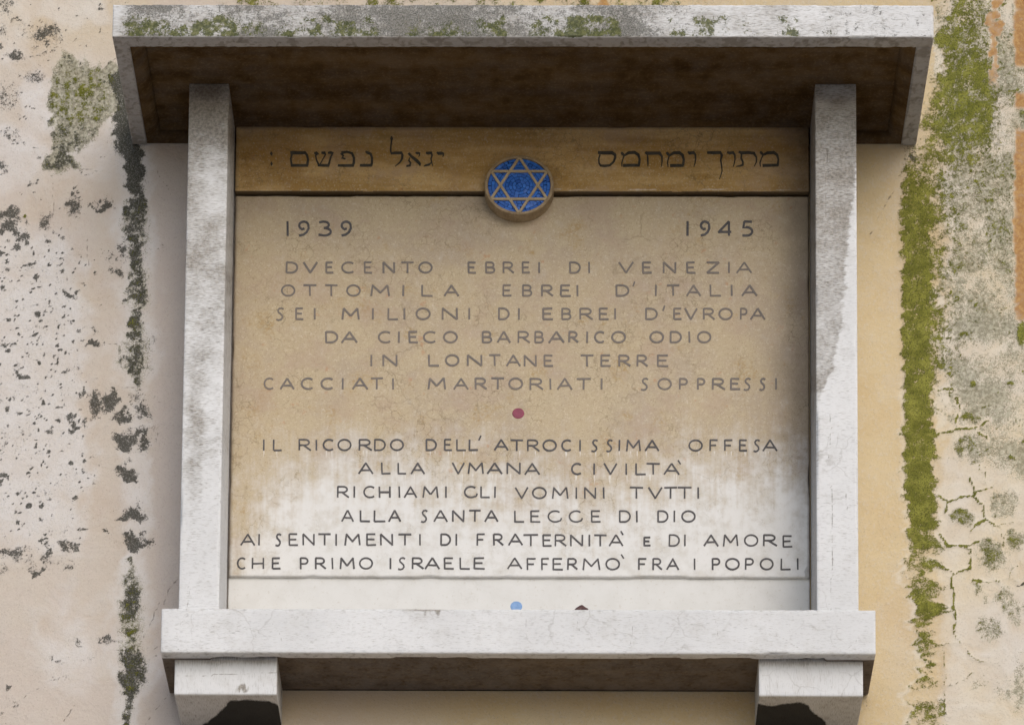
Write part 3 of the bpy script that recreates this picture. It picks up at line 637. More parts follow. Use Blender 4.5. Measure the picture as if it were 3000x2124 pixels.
# --- posts
def post_attrs(V, left):
    px, py = proj(V); n1 = fbm(px, py, 60, 40, seed=71, oct=4); n4 = fbm(px, py, 16, 7, seed=72, oct=3)
    front = V[:, 1] < -PD + .004
    if left:
        u = (px - np.interp(py, [235, 1778], [553, 520])) / 116
        d = np.interp(py, [230, 300, 400, 470, 620, 760, 1000, 1250, 1400, 1550, 1700], [.95, .85, .80, .62, .52, .42, .40, .46, .38, .18, .06])
        d = d - .28 * sstep(900, 1150, py) * (1 - ell(u * 100, py, 38, 1250, 22, 420, .6))
        lt = ell(px, py, 640, 530, 60, 90, .6) * .35
        d = d + .14 * (1 - sstep(1300, 1700, py)) - lt + (n1 - .5) * .5 + (n4 - .5) * .3
        inner = (V[:, 0] > PLI - .004) & ~front
        gold = np.where(front, ell(px, py, 610, 262, 55, 26, .6) * .55, np.where(inner, .22 - .16 * sstep(900, 1700, py), 0))
        cr = [[(552, 1700), (553, 1750), (545, 1790)], [(640, 1300), (652, 1350)]]
    else:
        b = np.interp(py, [230, 450, 470, 540, 580, 600, 700, 760, 850, 930, 960, 1000, 1060, 1085, 1110, 1150, 1200, 1260, 1340, 1420], [2530, 2530, 2513, 2508, 2502, 2496, 2489, 2482, 2478, 2470, 2462, 2456, 2446, 2450, 2424, 2412, 2396, 2408, 2412, 2386])
        b = b + (n4 - .5) * 26
        d = sstep(-6, 8, b - px) * (.78 + (n1 - .5) * .4 - .18 * sstep(400, 900, py)) + .05
        d = np.where((py > 1150), d * .62, d)
        d = d - .3 * ell(px, py, 2450, 290, 60, 46, .6)
        inner = (V[:, 0] < PRI + .004) & ~front
        gold = np.where(front, ell(px, py, 2450, 275, 60, 44, .6) * .30, np.where(inner, .5 - .25 * sstep(900, 1700, py), 0))  # inner face: patina, made browner as painted shade on the unlit side
        cr = [[(2436, 1420), (2440, 1500), (2435, 1560), (2440, 1640), (2434, 1720), (2436, 1790)], [(2423, 415), (2424, 470), (2417, 540), (2420, 640)], [(2430, 1180), (2434, 1260), (2428, 1340)], [(2478, 1440), (2482, 1500)]]
    d = np.where(front, d, d * .8)
    crack = np.minimum.reduce([segdist(px + (n4 - .5) * 8, py, c) for c in cr]); crack = np.where(front, crack, 30)
    return dict(dirt=d.clip(0, 1), patina=gold.clip(0, 1), crack=crack.clip(0, 30))
for x0, x1, left in ((PLO, PLI, True), (PRI, PRO, False)):
    V, F = lattice_box(x0, x1, -PD, .0, LZ1 + .0005, SOF + .001, (.004, .012, .004), .0025, .6, 13 + left)
    part('post', V, F, M_STONE, None, post_attrs(V, left))

# --- slabs between the posts
def slab(name, pxl_top, pxl_bot, depth, back, mat, attrfn, edge, seed, grow=0.0, step=.0026, x0=None, x1=None):
    x0 = PLI + .003 if x0 is None else x0; x1 = PRI - .003 if x1 is None else x1
    zt = at(1520, pxl_top, depth)[2]; zb = at(1520, pxl_bot, depth)[2]
    V, F = lattice_box(x0, x1, -depth, -back, zb, min(zt, SOF + .001), (step, .01, step), edge, .5, seed)
    return part(name, V, F, mat, None, attrfn(V))
HD = 0.025
def edge_dark(V, w):
    return np.maximum(1 - sstep(0, w, V[:, 0] - PLI - .002), 1 - sstep(0, w, PRI - .002 - V[:, 0]))  # darker strip along the slab edges next to the posts
def header_attrs(V):
    px, py = proj(V); n = fbm(px, py, 60, 20, seed=81, oct=4)
    med = ell(px, py, 1521, 552, 122, 108, .35)
    und = (V[:, 1] > -HD + .002) | (V[:, 2] < V[:, 2].min() + .0016)  # underside coloured black as painted shade of the recessed joint
    gr = np.maximum.reduce([und * 1.0, sstep(2180, 2372, px + (n - .5) * 60) * .75, edge_dark(V, .018) * .55, (1 - sstep(372, 392, py)) * .6, (1 - sstep(0, 4, np.abs(V[:, 2] - V[:, 2].min()) * 1000)) * .6, med * .5])  # right end darkens towards the post: its shade painted into the colour
    dr = ((1 - sstep(0, 7, np.abs(py - 556 - (n - .5) * 8))) * sstep(.52, .66, fbm(px, py, 90, seed=83, oct=3)) + .8 * ell(px, py, 1440, 405, 130, 14, .7) * sstep(.5, .64, fbm(px, py, 16, seed=84, oct=3)))
    return dict(patina=np.full(len(V), 1.0), grime_shade=gr.clip(0, 1), drip=dr.clip(0, 1) * .6)
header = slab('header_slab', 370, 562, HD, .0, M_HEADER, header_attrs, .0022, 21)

DRIPS = []
def main_attrs(V):
    px, py = proj(V); n = fbm(px, py, 80, seed=85, oct=4); st = fbm(px, py, 9, 160, seed=86, oct=4)
    yb = np.interp(px, [660, 690, 740, 800, 860, 1000, 1150, 1300, 1500, 1700, 1850, 1950, 2050, 2150, 2250, 2380], [1750, 1710, 1630, 1540, 1460, 1425, 1430, 1460, 1500, 1530, 1520, 1480, 1460, 1440, 1420, 1390])
    s = (py - yb) + (n - .5) * 120 + (st - .5) * 150
    pat = 1 - sstep(-255, 205, s)
    pat = pat * (1 - .22 * sstep(1150, 1420, py))
    gr = np.maximum.reduce([(V[:, 2] > V[:, 2].max() - .0016) * 1.0, .62 * polymask(px + (n - .5) * 10, py + (st - .5) * 6, [(2352, 1672), (2362, 1658), (2378, 1640), (2384, 1700), (2356, 1690)], 3), edge_dark(V, .016) * .75, sstep(2130, 2370, px + (n - .5) * 90) ** 1.5 * (.60 - .45 * sstep(1300, 1650, py)), (1 - sstep(677, 760, px + (n - .5) * 60)) * .32 * (1 - sstep(1300, 1700, py)), ell(px, py, 1490, 600, 130, 46, .7) * .55, (1 - sstep(566, 600, py)) * .45, (1 - sstep(0, .005, V[:, 2] - V[:, 2].min())) * .28])  # mortar chip and grime, plus painted shade of right post and top joint
    dr = np.zeros(px.shape)
    for x, y, l in DRIPS:
        b = (np.abs(px - x) < 5) & (py > y - 3) & (py < y + l + 3)
        dr[b] = np.maximum(dr[b], (1 - sstep(.6, 3.0, np.abs(px[b] - x))) * (1 - (py[b] - y).clip(0) / l * .55))
    cr = [[(1835, 895), (1860, 882), (1900, 878), (1945, 874)], [(2100, 805), (2130, 801), (2160, 803)], [(1740, 822), (1790, 802)], [(2100, 1348), (2160, 1350), (2200, 1340), (2250, 1330)], [(1700, 1165), (1750, 1170)], [(2050, 1300), (2150, 1290), (2260, 1280)], [(905, 1460), (930, 1475), (955, 1500)], [(770, 1283), (830, 1275), (870, 1262)]]
    crack = np.minimum.reduce([segdist(px + (n - .5) * 12, py + (st - .5) * 6, c) for c in cr])
    return dict(patina=pat.clip(0, 1), grime_shade=gr.clip(0, 1), drip=dr.clip(0, 1), crack=crack.clip(0, 30))

# --- lettering: every stroke traced from the survey
def arc(cx, cy, rx, ry, a0, a1, n=14):
    return [(cx + rx * math.cos(math.radians(a0 + (a1 - a0) * k / n)), cy + ry * math.sin(math.radians(a0 + (a1 - a0) * k / n))) for k in range(n + 1)]
GL = {   # strokes in a unit box, y up
 'A': [[(0, 0), (.5, 1)], [(.5, 1), (1, 0)], [(.19, .33), (.81, .33)]],
 'B': [[(0, 0), (0, 1)], [(0, 1), (.5, 1)] + arc(.55, .755, .36, .245, 90, -90, 8) + [(0, .51)], [(0, .51), (.55, .51)] + arc(.6, .255, .40, .255, 90, -90, 8) + [(0, 0)]],
 'C': [arc(.60, .5, .60, .5, 52, 308, 20)],
 'D': [[(0, 0), (0, 1)], [(0, 1), (.4, 1)] + arc(.42, .5, .58, .5, 90, -90, 14) + [(0, 0)]],
 'E': [[(0, 0), (0, 1)], [(0, 1), (.92, 1)], [(0, .52), (.80, .52)], [(0, 0), (1, 0)]],
 'F': [[(0, 0), (0, 1)], [(0, 1), (1, 1)], [(0, .50), (.80, .50)]],
 'G': [arc(.52, .5, .52, .5, 52, 300, 20) + [(.93, .13), (1.0, .33)]],
 'H': [[(0, 0), (0, 1)], [(1, 0), (1, 1)], [(0, .48), (1, .48)]],
 'I': [[(.5, 0), (.5, 1)]],
 'L': [[(0, 1), (0, 0)], [(0, 0), (1, 0)]],
 'M': [[(0, 0), (.08, 1)], [(.08, 1), (.5, .30)], [(.5, .30), (.92, 1)], [(.92, 1), (1, 0)]],
 'N': [[(0, 0), (0, 1)], [(0, 1), (1, 0)], [(1, 0), (1, 1)]],
 'O': [arc(.5, .5, .5, .5, 0, 360, 28)],
 'P': [[(0, 0), (0, 1)], [(0, 1), (.5, 1)] + arc(.55, .73, .45, .27, 90, -90, 10) + [(0, .46)]],
 'R': [[(0, 0), (0, 1)], [(0, 1), (.45, 1)] + arc(.50, .74, .36, .26, 90, -90, 10) + [(0, .48)], [(.36, .48), (1, 0)]],
 'S': [[(.95, .93), (.70, 1.02), (.38, .98), (.20, .82), (.28, .64), (.55, .50), (.78, .34), (.82, .16), (.62, -.02), (.30, -.08), (.0, -.02)]],
 'T': [[(0, 1), (1, 1)], [(.5, 1), (.5, 0)]],
 'V': [[(0, 1), (.5, 0)], [(.5, 0), (1, 1)]],
 'Z': [[(0, 1), (1, 1)], [(1, 1), (0, 0)], [(0, 0), (1, 0)]],
 '1': [[(.5, 0), (.5, 1)]],
 '3': [[(.05, .95), (.35, 1.0)] + arc(.42, .77, .40, .23, 70, -90, 8), [(.42, .54)] + arc(.45, .27, .52, .27, 75, -120, 12) + [(0, .06)]],
 '4': [[(.82, 0), (.82, 1)], [(.82, 1), (0, .26)], [(0, .26), (1, .26)]],
 '5': [[(.92, 1), (.22, 1)], [(.22, 1), (.12, .56), (.45, .60)] + arc(.45, .29, .52, .30, 80, -95, 10) + [(.05, .0)]],
 '9': [[(.50, .50), (.28, .44)] + arc(.46, .72, .42, .28, 235, -10, 14) + [(.90, .52), (.72, .24), (.42, .06), (.05, .0)]],
 "'": [[(.75, 1), (.2, 0)]], '`': [[(.15, 1), (.8, 0)]],
}
def stroke_mesh(strokes, depth, lift, mat, name, parent, close=True):
    """strokes: lists of (px, py, width) on the survey; thin raised inlay on the plane 'depth'"""
    V, F = [], []
    for si, s in enumerate(strokes):
        P = np.array([(p[0], p[1]) for p in s], float); W = np.array([p[2] for p in s], float)
        loop = np.hypot(*(P[0] - P[-1])) < 1e-3
        T = np.gradient(P, axis=0)
        if loop: T[0] = T[-1] = P[1] - P[-2]
        T /= np.linalg.norm(T, axis=1)[:, None] + 1e-9
        N = np.stack([-T[:, 1], T[:, 0]], 1)
        if not loop:
            P[0] -= T[0] * W[0] * .12; P[-1] += T[-1] * W[-1] * .12
        A = P + N * W[:, None] / 2; B = P - N * W[:, None] / 2
        dl = lift + .00005 * (si % 9)
        for dd in (depth + dl, depth - .0008):
            qa = at(A[:, 0], A[:, 1], depth); qb = at(B[:, 0], B[:, 1], depth)
            qa[:, 1] = -dd; qb[:, 1] = -dd
            V += list(qa) + list(qb)
        n = len(P); o = len(V) - 4 * n
        for k in range(n - 1):
            F.append((o + k, o + k + 1, o + n + k + 1, o + n + k))
            F.append((o + k, o + 2 * n + k, o + 2 * n + k + 1, o + k + 1))
            F.append((o + n + k, o + n + k + 1, o + 3 * n + k + 1, o + 3 * n + k))
        if not loop:
            F.append((o, o + n, o + 3 * n, o + 2 * n)); F.append((o + n - 1, o + 2 * n - 1 + n, o + 4 * n - 1, o + 2 * n - 1))
    return part(name, np.array(V), F, mat, parent)

def line(crop, y0, y1, items, w=5.6, drips=0, sc=None):
    ox, oy, k = crop
    strokes = []
    for it in items:
        ch, a, b = it[0], it[1], it[2] if len(it) > 2 else it[1]
        t, bt = (it[3], it[4]) if len(it) > 4 else (y0, y1)
        if ch in 'I1' : a, b = a - 8, a + 8
        ww = w * RNG.uniform(.92, 1.08)
        X0, X1 = ox + a / k, ox + b / k; Y0, Y1 = oy + t / k, oy + bt / k
        if ch in "'`": X0 -= .5; X1 += .5; Y0 -= 1; Y1 += 1.5; ww *= .85
        else:
            if ch not in 'I1': X0 += ww / 2 * .7; X1 -= ww / 2 * .7
            Y0 += ww / 2 * .8; Y1 -= ww / 2 * .8
        for st in GL[ch]:
            pts = []
            for (u, v) in st:
                jx, jy = (RNG.normal(0, .35, 2) if len(st) == 2 else (0, 0))
                pts.append((X0 + u * (X1 - X0) + jx, Y1 - v * (Y1 - Y0) + jy, ww * RNG.uniform(.94, 1.06)))
            strokes.append(pts)
        if drips:
            for q in range(2 if b - a > 40 else 1):
                if RNG.random() < .72: DRIPS.append((X0 + (X1 - X0) * RNG.uniform(.05, .95), Y1 + 4, RNG.uniform(10, 26) * drips))
    return strokes
C4, C5, C6, C7 = (660, 620, 2.5489), (1500, 620, 2.5489), (660, 1160, 2.5378), (1500, 1160, 2.5378)
LINES = []   # (name index, strokes, material)
def add(mat, *strokes): LINES.append((sum(strokes, []), mat))
add(M_LEAD, line(C4, 70, 187, [('1', 465), ('9', 543, 637), ('3', 692, 797), ('9', 860, 952)], 7.0), line(C5, 70, 187, [('1', 1310), ('9', 1402, 1487), ('4', 1535, 1642), ('5', 1712, 1802)], 7.0))
fad = 5.5
add(M_LEAD_FADED, line(C4, 375, 463, [('D', 453, 543), ('V', 580, 690), ('E', 750, 810), ('C', 868, 963), ('E', 1036, 1098), ('N', 1176, 1268), ('T', 1312, 1410), ('O', 1443, 1547), ('E', 1810, 1875), ('B', 1943, 2015), ('R', 2073, 2158), ('E', 2215, 2278)], fad),
    line(C5, 375, 464, [('I', 203), ('D', 428, 512), ('I', 575), ('V', 793, 908), ('E', 973, 1047), ('N', 1128, 1225), ('E', 1303, 1373), ('Z', 1450, 1550), ('I', 1620), ('A', 1675, 1792)], fad))
add(M_LEAD_FADED, line(C4, 546, 635, [('O', 418, 522), ('T', 580, 683), ('T', 742, 842), ('O', 905, 1010), ('M', 1085, 1228), ('I', 1328), ('L', 1466, 1552), ('A', 1630, 1747), ('E', 2073, 2140)], fad),
    line(C5, 546, 635, [('B', 78, 150), ('R', 220, 312), ('E', 360, 442), ('I', 488), ('D', 776, 875), ("'", 900, 922, 528, 552), ('I', 1075), ('T', 1153, 1252), ('A', 1300, 1412), ('L', 1478, 1564), ('I', 1640), ('A', 1713, 1832)], fad))
add(M_LEAD_FADED, line(C4, 718, 810, [('S', 378, 442), ('E', 525, 587), ('I', 668), ('M', 870, 1002), ('I', 1103), ('L', 1213, 1294), ('I', 1338), ('O', 1423, 1532), ('N', 1618, 1734), ('I', 1822), ('D', 2038, 2122), ('I', 2192)], fad),
    line(C5, 720, 810, [('E', 228, 310), ('B', 370, 442), ('R', 506, 607), ('E', 650, 724), ('I', 770), ('D', 996, 1087), ("'", 1124, 1144, 708, 735), ('E', 1206, 1270), ('V', 1288, 1384), ('R', 1428, 1517), ('O', 1543, 1647), ('P', 1703, 1757), ('A', 1778, 1892)], fad))
add(M_LEAD_FADED, line(C4, 893, 983, [('D', 748, 842), ('A', 868, 987), ('C', 1141, 1237), ('I', 1297), ('E', 1370, 1442), ('C', 1478, 1574), ('O', 1628, 1735), ('B', 1918, 1992), ('A', 2028, 2132)], fad),
    line(C5, 893, 983, [('R', 43, 137), ('B', 170, 237), ('A', 273, 392), ('R', 423, 497), ('I', 562), ('C', 615, 692), ('O', 743, 850), ('O', 1028, 1134), ('D', 1180, 1267), ('I', 1325), ('O', 1383, 1487)], fad))
add(M_LEAD_FADED, line(C4, 1066, 1156, [('I', 1090), ('N', 1176, 1284), ('L', 1516, 1600), ('O', 1643, 1747), ('N', 1806, 1917), ('T', 1966, 2057), ('A', 2098, 2207)], fad),
    line(C5, 1069, 1159, [('N', 90, 182), ('E', 238, 310), ('T', 510, 612), ('E', 663, 740), ('R', 796, 887), ('R', 933, 1017), ('E', 1083, 1172)], fad))
add(M_LEAD_FADED, line(C4, 1240, 1330, [('C', 288, 362), ('A', 408, 517), ('C', 566, 657), ('C', 713, 807), ('I', 878), ('A', 948, 1065), ('T', 1083, 1180), ('I', 1253), ('M', 1513, 1647), ('A', 1703, 1817), ('R', 1863, 1957), ('T', 1983, 2087), ('O', 2116, 2222)], fad),
    line(C5, 1243, 1332, [('R', 133, 237), ('I', 287), ('A', 338, 452), ('T', 480, 592), ('I', 670), ('S', 960, 1022), ('O', 1088, 1192), ('P', 1248, 1312), ('P', 1383, 1442), ('R', 1496, 1594), ('E', 1630, 1707), ('S', 1728, 1787), ('S', 1845, 1897), ('I', 1972)], fad))
lw = 4.9
add(M_LEAD, line(C6, 320, 408, [('I', 285), ('L', 356, 422), ('R', 546, 640), ('I', 678), ('C', 726, 807), ('O', 836, 937), ('R', 993, 1092), ('D', 1108, 1192), ('O', 1226, 1327), ('D', 1490, 1572), ('E', 1628, 1687), ('L', 1718, 1792), ('L', 1810, 1882), ("'", 1883, 1903, 300, 325), ('A', 1998, 2107)], lw, 1),
    line(C7, 324, 412, [('T', -16, 87), ('R', 113, 207), ('O', 228, 332), ('C', 368, 442), ('I', 505), ('S', 588, 642), ('S', 698, 752), ('I', 798), ('M', 848, 957), ('A', 988, 1097), ('O', 1313, 1417), ('F', 1468, 1532), ('F', 1578, 1642), ('E', 1688, 1752), ('S', 1793, 1847), ('A', 1863, 1972)], lw, 1))
add(M_LEAD, line(C6, 494, 582, [('A', 988, 1100), ('L', 1160, 1234), ('L', 1283, 1347), ('A', 1378, 1484), ('V', 1686, 1780), ('M', 1803, 1922), ('A', 1943, 2062), ('N', 2093, 2194)], lw, 1.4),
    line(C7, 498, 587, [('A', 93, 207), ('C', 441, 517), ('I', 612), ('V', 683, 782), ('I', 850), ('L', 918, 997), ('T', 998, 1102), ('A', 1128, 1247), ('`', 1232, 1256, 482, 502)], lw, 1.4))
add(M_LEAD, line(C6, 669, 758, [('R', 833, 922), ('I', 960), ('C', 1028, 1112), ('H', 1143, 1227), ('I', 1293), ('A', 1328, 1427), ('M', 1468, 1584), ('I', 1640), ('G', 1776, 1877), ('L', 1898, 1970), ('I', 2005)], lw),
    line(C7, 676, 765, [('V', 23, 122), ('O', 150, 257), ('M', 298, 417), ('I', 478), ('N', 538, 624), ('I', 682), ('T', 873, 977), ('V', 1013, 1117), ('T', 1128, 1230), ('T', 1230, 1338), ('I', 1385)], lw))
add(M_LEAD, line(C6, 846, 936, [('A', 863, 957), ('L', 1001, 1080), ('L', 1105, 1192), ('A', 1213, 1307), ('S', 1453, 1507), ('A', 1548, 1654), ('N', 1688, 1777), ('T', 1810, 1902), ('A', 1928, 2030)], lw),
    line(C7, 850, 940, [('L', 18, 92), ('E', 138, 212), ('G', 266, 372), ('G', 423, 527), ('E', 588, 662), ('D', 798, 882), ('I', 928), ('D', 1083, 1162), ('I', 1208), ('O', 1260, 1364)], lw))
add(M_LEAD, line(C6, 1022, 1112, [('A', 113, 222), ('I', 252), ('S', 370, 420), ('E', 473, 542), ('N', 576, 664), ('T', 688, 787), ('I', 823), ('M', 888, 1004), ('E', 1050, 1124), ('N', 1150, 1247), ('T', 1286, 1387), ('I', 1448), ('D', 1600, 1677), ('I', 1718), ('F', 1870, 1932), ('R', 1993, 2070), ('A', 2103, 2212)], lw),
    line(C7, 1028, 1118, [('T', 83, 197), ('E', 228, 297), ('R', 318, 407), ('N', 433, 527), ('I', 575), ('T', 608, 707), ('A', 720, 827), ('`', 808, 828, 1008, 1028), ('E', 978, 1034, 1046, 1116), ('D', 1166, 1247), ('I', 1285), ('A', 1423, 1537), ('M', 1570, 1682), ('O', 1726, 1830), ('R', 1868, 1972), ('E', 2013, 2087, 1036, 1126)], lw))
add(M_LEAD, line(C6, 1199, 1288, [('C', 88, 152), ('H', 198, 287), ('E', 348, 412), ('P', 556, 617), ('R', 668, 750), ('I', 797), ('M', 850, 962), ('O', 996, 1097), ('I', 1228), ('S', 1282, 1342), ('R', 1388, 1477), ('A', 1483, 1597), ('E', 1626, 1700), ('L', 1743, 1820), ('E', 1848, 1932), ('A', 2096, 2207)], lw),
    line(C7, 1204, 1294, [('F', 110, 177), ('F', 218, 277), ('E', 303, 380), ('R', 413, 490), ('M', 526, 654), ('O', 696, 802), ('`', 810, 834, 1180, 1200), ('F', 938, 1002), ('R', 1046, 1117), ('A', 1148, 1242), ('I', 1357), ('P', 1488, 1547), ('O', 1586, 1692), ('P', 1733, 1797), ('O', 1843, 1944), ('L', 1998, 2074), ('I', 2125)], lw))

def lower_bevel(V, bot): return V
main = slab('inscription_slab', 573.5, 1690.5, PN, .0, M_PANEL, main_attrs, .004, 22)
for strokes, mat in LINES: stroke_mesh(strokes, PN, .0006, mat, 'inscription_line', main)

# Hebrew verse, brush-like strokes of varying width, each half of it its own part
def heb(ox, oy, k, data): return [[(ox + x / k, oy + y / k, w / k * 1.14 + .3) for x, y, w in s] for s in data]
HR = heb(1700, 380, 3.529, [
 # samekh
 [(186, 240, 26), (240, 244, 30), (330, 242, 32), (358, 262, 26), (362, 290, 22), (345, 335, 18), (305, 372, 20), (250, 378, 24), (210, 374, 20), (194, 350, 14), (192, 300, 12), (204, 262, 14)],
 # mem
 [(425, 240, 18), (440, 258, 26), (452, 274, 14), (440, 310, 10), (430, 345, 11), (430, 384, 8)], [(452, 272, 16), (500, 243, 26), (560, 238, 28), (600, 262, 26), (614, 310, 20), (606, 368, 22)], [(445, 374, 26), (530, 372, 26), (612, 372, 24)],
 # het
 [(674, 238, 22), (690, 248, 30), (760, 246, 28), (820, 246, 30), (844, 280, 18), (846, 330, 12), (838, 385, 6)], [(694, 262, 8), (698, 310, 14), (700, 350, 12), (699, 384, 5)],
 # mem
 [(893, 240, 18), (908, 258, 26), (920, 274, 14), (908, 310, 10), (902, 345, 11), (908, 388, 8)], [(920, 272, 16), (965, 244, 26), (1025, 242, 28), (1058, 268, 26), (1070, 315, 20), (1062, 370, 22)], [(932, 376, 26), (1000, 374, 26), (1066, 374, 24)],
 # vav
 [(1112, 232, 12), (1128, 246, 28), (1170, 240, 28), (1190, 262, 18), (1192, 310, 13), (1186, 350, 10), (1174, 388, 5)],
 # final kaf
 [(1314, 240, 22), (1380, 242, 28), (1450, 240, 28), (1464, 268, 22), (1452, 320, 14), (1462, 380, 12), (1466, 430, 10), (1452, 480, 8), (1438, 516, 4)],
 # vav
 [(1520, 238, 18), (1545, 246, 26), (1580, 240, 26), (1598, 266, 16), (1600, 310, 12), (1590, 360, 9), (1580, 388, 5)],
 # tav
 [(1640, 232, 16), (1665, 244, 28), (1740, 240, 26), (1795, 246, 26), (1822, 290, 16), (1820, 340, 11), (1798, 384, 5)], [(1668, 258, 14), (1664, 300, 16), (1682, 340, 16), (1680, 368, 20), (1650, 378, 14), (1612, 384, 6)],
 # mem
 [(1862, 232, 16), (1876, 250, 26), (1890, 264, 14), (1872, 305, 10), (1858, 345, 12), (1862, 384, 8)], [(1890, 264, 16), (1935, 244, 26), (2000, 240, 28), (2035, 264, 24), (2048, 310, 16), (2042, 368, 20)], [(1888, 374, 26), (1965, 372, 26), (2046, 370, 22)],
])
HL = heb(750, 380, 3.823, [
 # yod
 [(2026, 258, 14), (2044, 270, 30), (2078, 268, 32), (2098, 276, 24), (2099, 290, 15), (2090, 308, 5)],
 # gimel
 [(1906, 262, 18), (1930, 268, 28), (1962, 264, 28), (1972, 290, 16), (1960, 330, 14), (1968, 370, 12), (1980, 412, 5)], [(1962, 372, 8), (1940, 394, 20), (1900, 404, 18), (1880, 412, 6)],
 # alef
 [(1710, 268, 20), (1740, 302, 24), (1800, 350, 30), (1836, 388, 26), (1838, 410, 6)], [(1788, 262, 12), (1808, 268, 26), (1832, 268, 18), (1832, 292, 8), (1820, 306, 5)], [(1722, 318, 8), (1712, 350, 16), (1732, 376, 16), (1724, 404, 22), (1686, 412, 16)],
 # lamed
 [(1518, 78, 8), (1520, 102, 28), (1518, 122, 16), (1512, 180, 13), (1508, 240, 16), (1516, 268, 24), (1570, 264, 26), (1630, 264, 26), (1640, 290, 24), (1636, 330, 20), (1610, 372, 14), (1558, 416, 5)],
 # nun
 [(1228, 250, 14), (1250, 262, 26), (1285, 276, 24), (1300, 320, 22), (1298, 380, 22), (1288, 404, 26)], [(1168, 404, 24), (1230, 404, 26), (1292, 404, 24)],
 # pe
 [(955, 268, 28), (980, 300, 16), (962, 318, 22), (1000, 332, 14)], [(960, 262, 26), (1020, 252, 22), (1075, 268, 24), (1098, 320, 24), (1096, 375, 24), (1084, 404, 24)], [(920, 404, 22), (1000, 406, 26), (1092, 404, 26)],
 # shin
 [(655, 266, 16), (680, 264, 28), (700, 272, 16), (668, 290, 14), (676, 340, 14), (700, 390, 18)], [(735, 262, 20), (770, 264, 28), (780, 280, 12), (752, 330, 10), (718, 390, 10)], [(808, 264, 16), (840, 260, 28), (862, 258, 14), (838, 310, 16), (822, 370, 18), (812, 400, 22)], [(694, 402, 22), (760, 404, 26), (818, 404, 24)],
 # final mem
 [(388, 264, 30), (410, 262, 34), (480, 264, 30), (550, 262, 28), (572, 290, 22), (584, 340, 22), (574, 400, 24)], [(404, 275, 18), (390, 330, 18), (400, 398, 20)], [(392, 404, 26), (480, 404, 26), (580, 404, 26)],
 # sof pasuq
 [(172, 250, 4), (172, 270, 28), (174, 294, 4)], [(174, 362, 4), (174, 385, 24), (174, 408, 4)],
])
stroke_mesh(HR, HD, .0006, M_LEAD_HEAD, 'hebrew_lettering', header)
stroke_mesh(HL, HD, .0006, M_LEAD_HEAD, 'hebrew_lettering', header)

def disc(name, px, py, rx, ry, depth, lift, mat, parent, n=40):
    c = at(px, py, depth); ex = at(px + rx, py, depth)[0] - c[0]; ez = c[2] - at(px, py + ry, depth)[2]
    V = [(c[0], -depth - lift, c[2])]; F = []
    for r, d in ((.93, depth + lift), (1.0, depth + lift * .4), (1.0, depth - .0008)):
        for k in range(n):
            a = 2 * math.pi * k / n; V.append((c[0] + ex * r * math.cos(a), -d, c[2] + ez * r * math.sin(a)))
    for k in range(n):
        F.append((0, 1 + k, 1 + (k + 1) % n))
        for s in (0, 1): F.append((1 + s * n + k, 1 + (s + 1) * n + k, 1 + (s + 1) * n + (k + 1) % n, 1 + s * n + (k + 1) % n))
    return part(name, np.array(V), F, mat, parent)
disc('red_dot', 1518.4, 1211, 17.5, 15.3, PN, .0008, M_RED, main)

def lower_attrs(V):
    px, py = proj(V)
    return dict(patina=.16 * (1 - sstep(680, 900, px)) - .40, grime_shade=np.maximum.reduce([edge_dark(V, .008) * .5, (1 - sstep(1693, 1702, py)) * .25]))
LP = 0.009
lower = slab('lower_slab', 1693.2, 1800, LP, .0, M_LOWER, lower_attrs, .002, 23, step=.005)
disc('blue_dot', 1512.6, 1776, 17.4, 15.0, LP, .0008, M_BLUE, lower)

# --- round medallion with the hexagram
MD = 0.048
mc = at(1520.9, 541.7, MD); MRX = at(1520.9 + 101.6, 541.7, MD)[0] - mc[0]; MRZ = mc[2] - at(1520.9, 541.7 + 87.2, MD)[2]
med = bpy.data.objects.new('medallion', None); scene.collection.objects.link(med); med.parent = plaque; med.empty_display_size = .05
def mp_(u, v, d): return (mc[0] + u * MRX, -d, mc[2] + v * MRZ)
NS = 96
def ringmesh(prof):
    V, F = [], []
    for r, d in prof:
        for k in range(NS):
            a = 2 * math.pi * k / NS; V.append(mp_(r * math.cos(a), r * math.sin(a), d))
    for s in range(len(prof) - 1):
        for k in range(NS):
            k2 = (k + 1) % NS; F.append((s * NS + k, s * NS + k2, (s + 1) * NS + k2, (s + 1) * NS + k))
    return np.array(V), F
V, F = ringmesh([(1.0, .005), (1.0, MD - .002), (.985, MD), (.915, MD), (.905, MD - .001), (.905, MD - .006)])
part('rim', V, F, M_BRONZE, med)
V, F = ringmesh([(.0005, MD - .0052), (.93, MD - .0052)])
part('mosaic_bed', V, F, M_GROUT, med)
def bar(p, q, w, d, d0):
    p = np.array(p); q = np.array(q); t = (q - p) / np.linalg.norm(q - p); n = np.array([-t[1], t[0]]) * w / 2
    c = [p + n, q + n, q - n, p - n]
    V = [mp_(*a, d) for a in c] + [mp_(*a, d0) for a in c]
    return V, [(3, 2, 1, 0), (0, 1, 5, 4), (1, 2, 6, 5), (2, 3, 7, 6), (3, 0, 4, 7)]
V, F = [], []
for tri in (90, -90):
    pts = [(.935 * math.cos(math.radians(tri + 120 * k)), .935 * math.sin(math.radians(tri + 120 * k))) for k in range(3)]
    for k in range(3):
        v_, f_ = bar(pts[k], pts[(k + 1) % 3], .072, MD - .0004 - .00012 * (k + (3 if tri < 0 else 0)), MD - .006)
        F += [tuple(i + len(V) for i in f) for f in f_]; V += v_
part('hexagram', np.array(V), F, M_STAR, med)
V, F, TV = [], [], []
rr = np.random.default_rng(3)
nr = 9
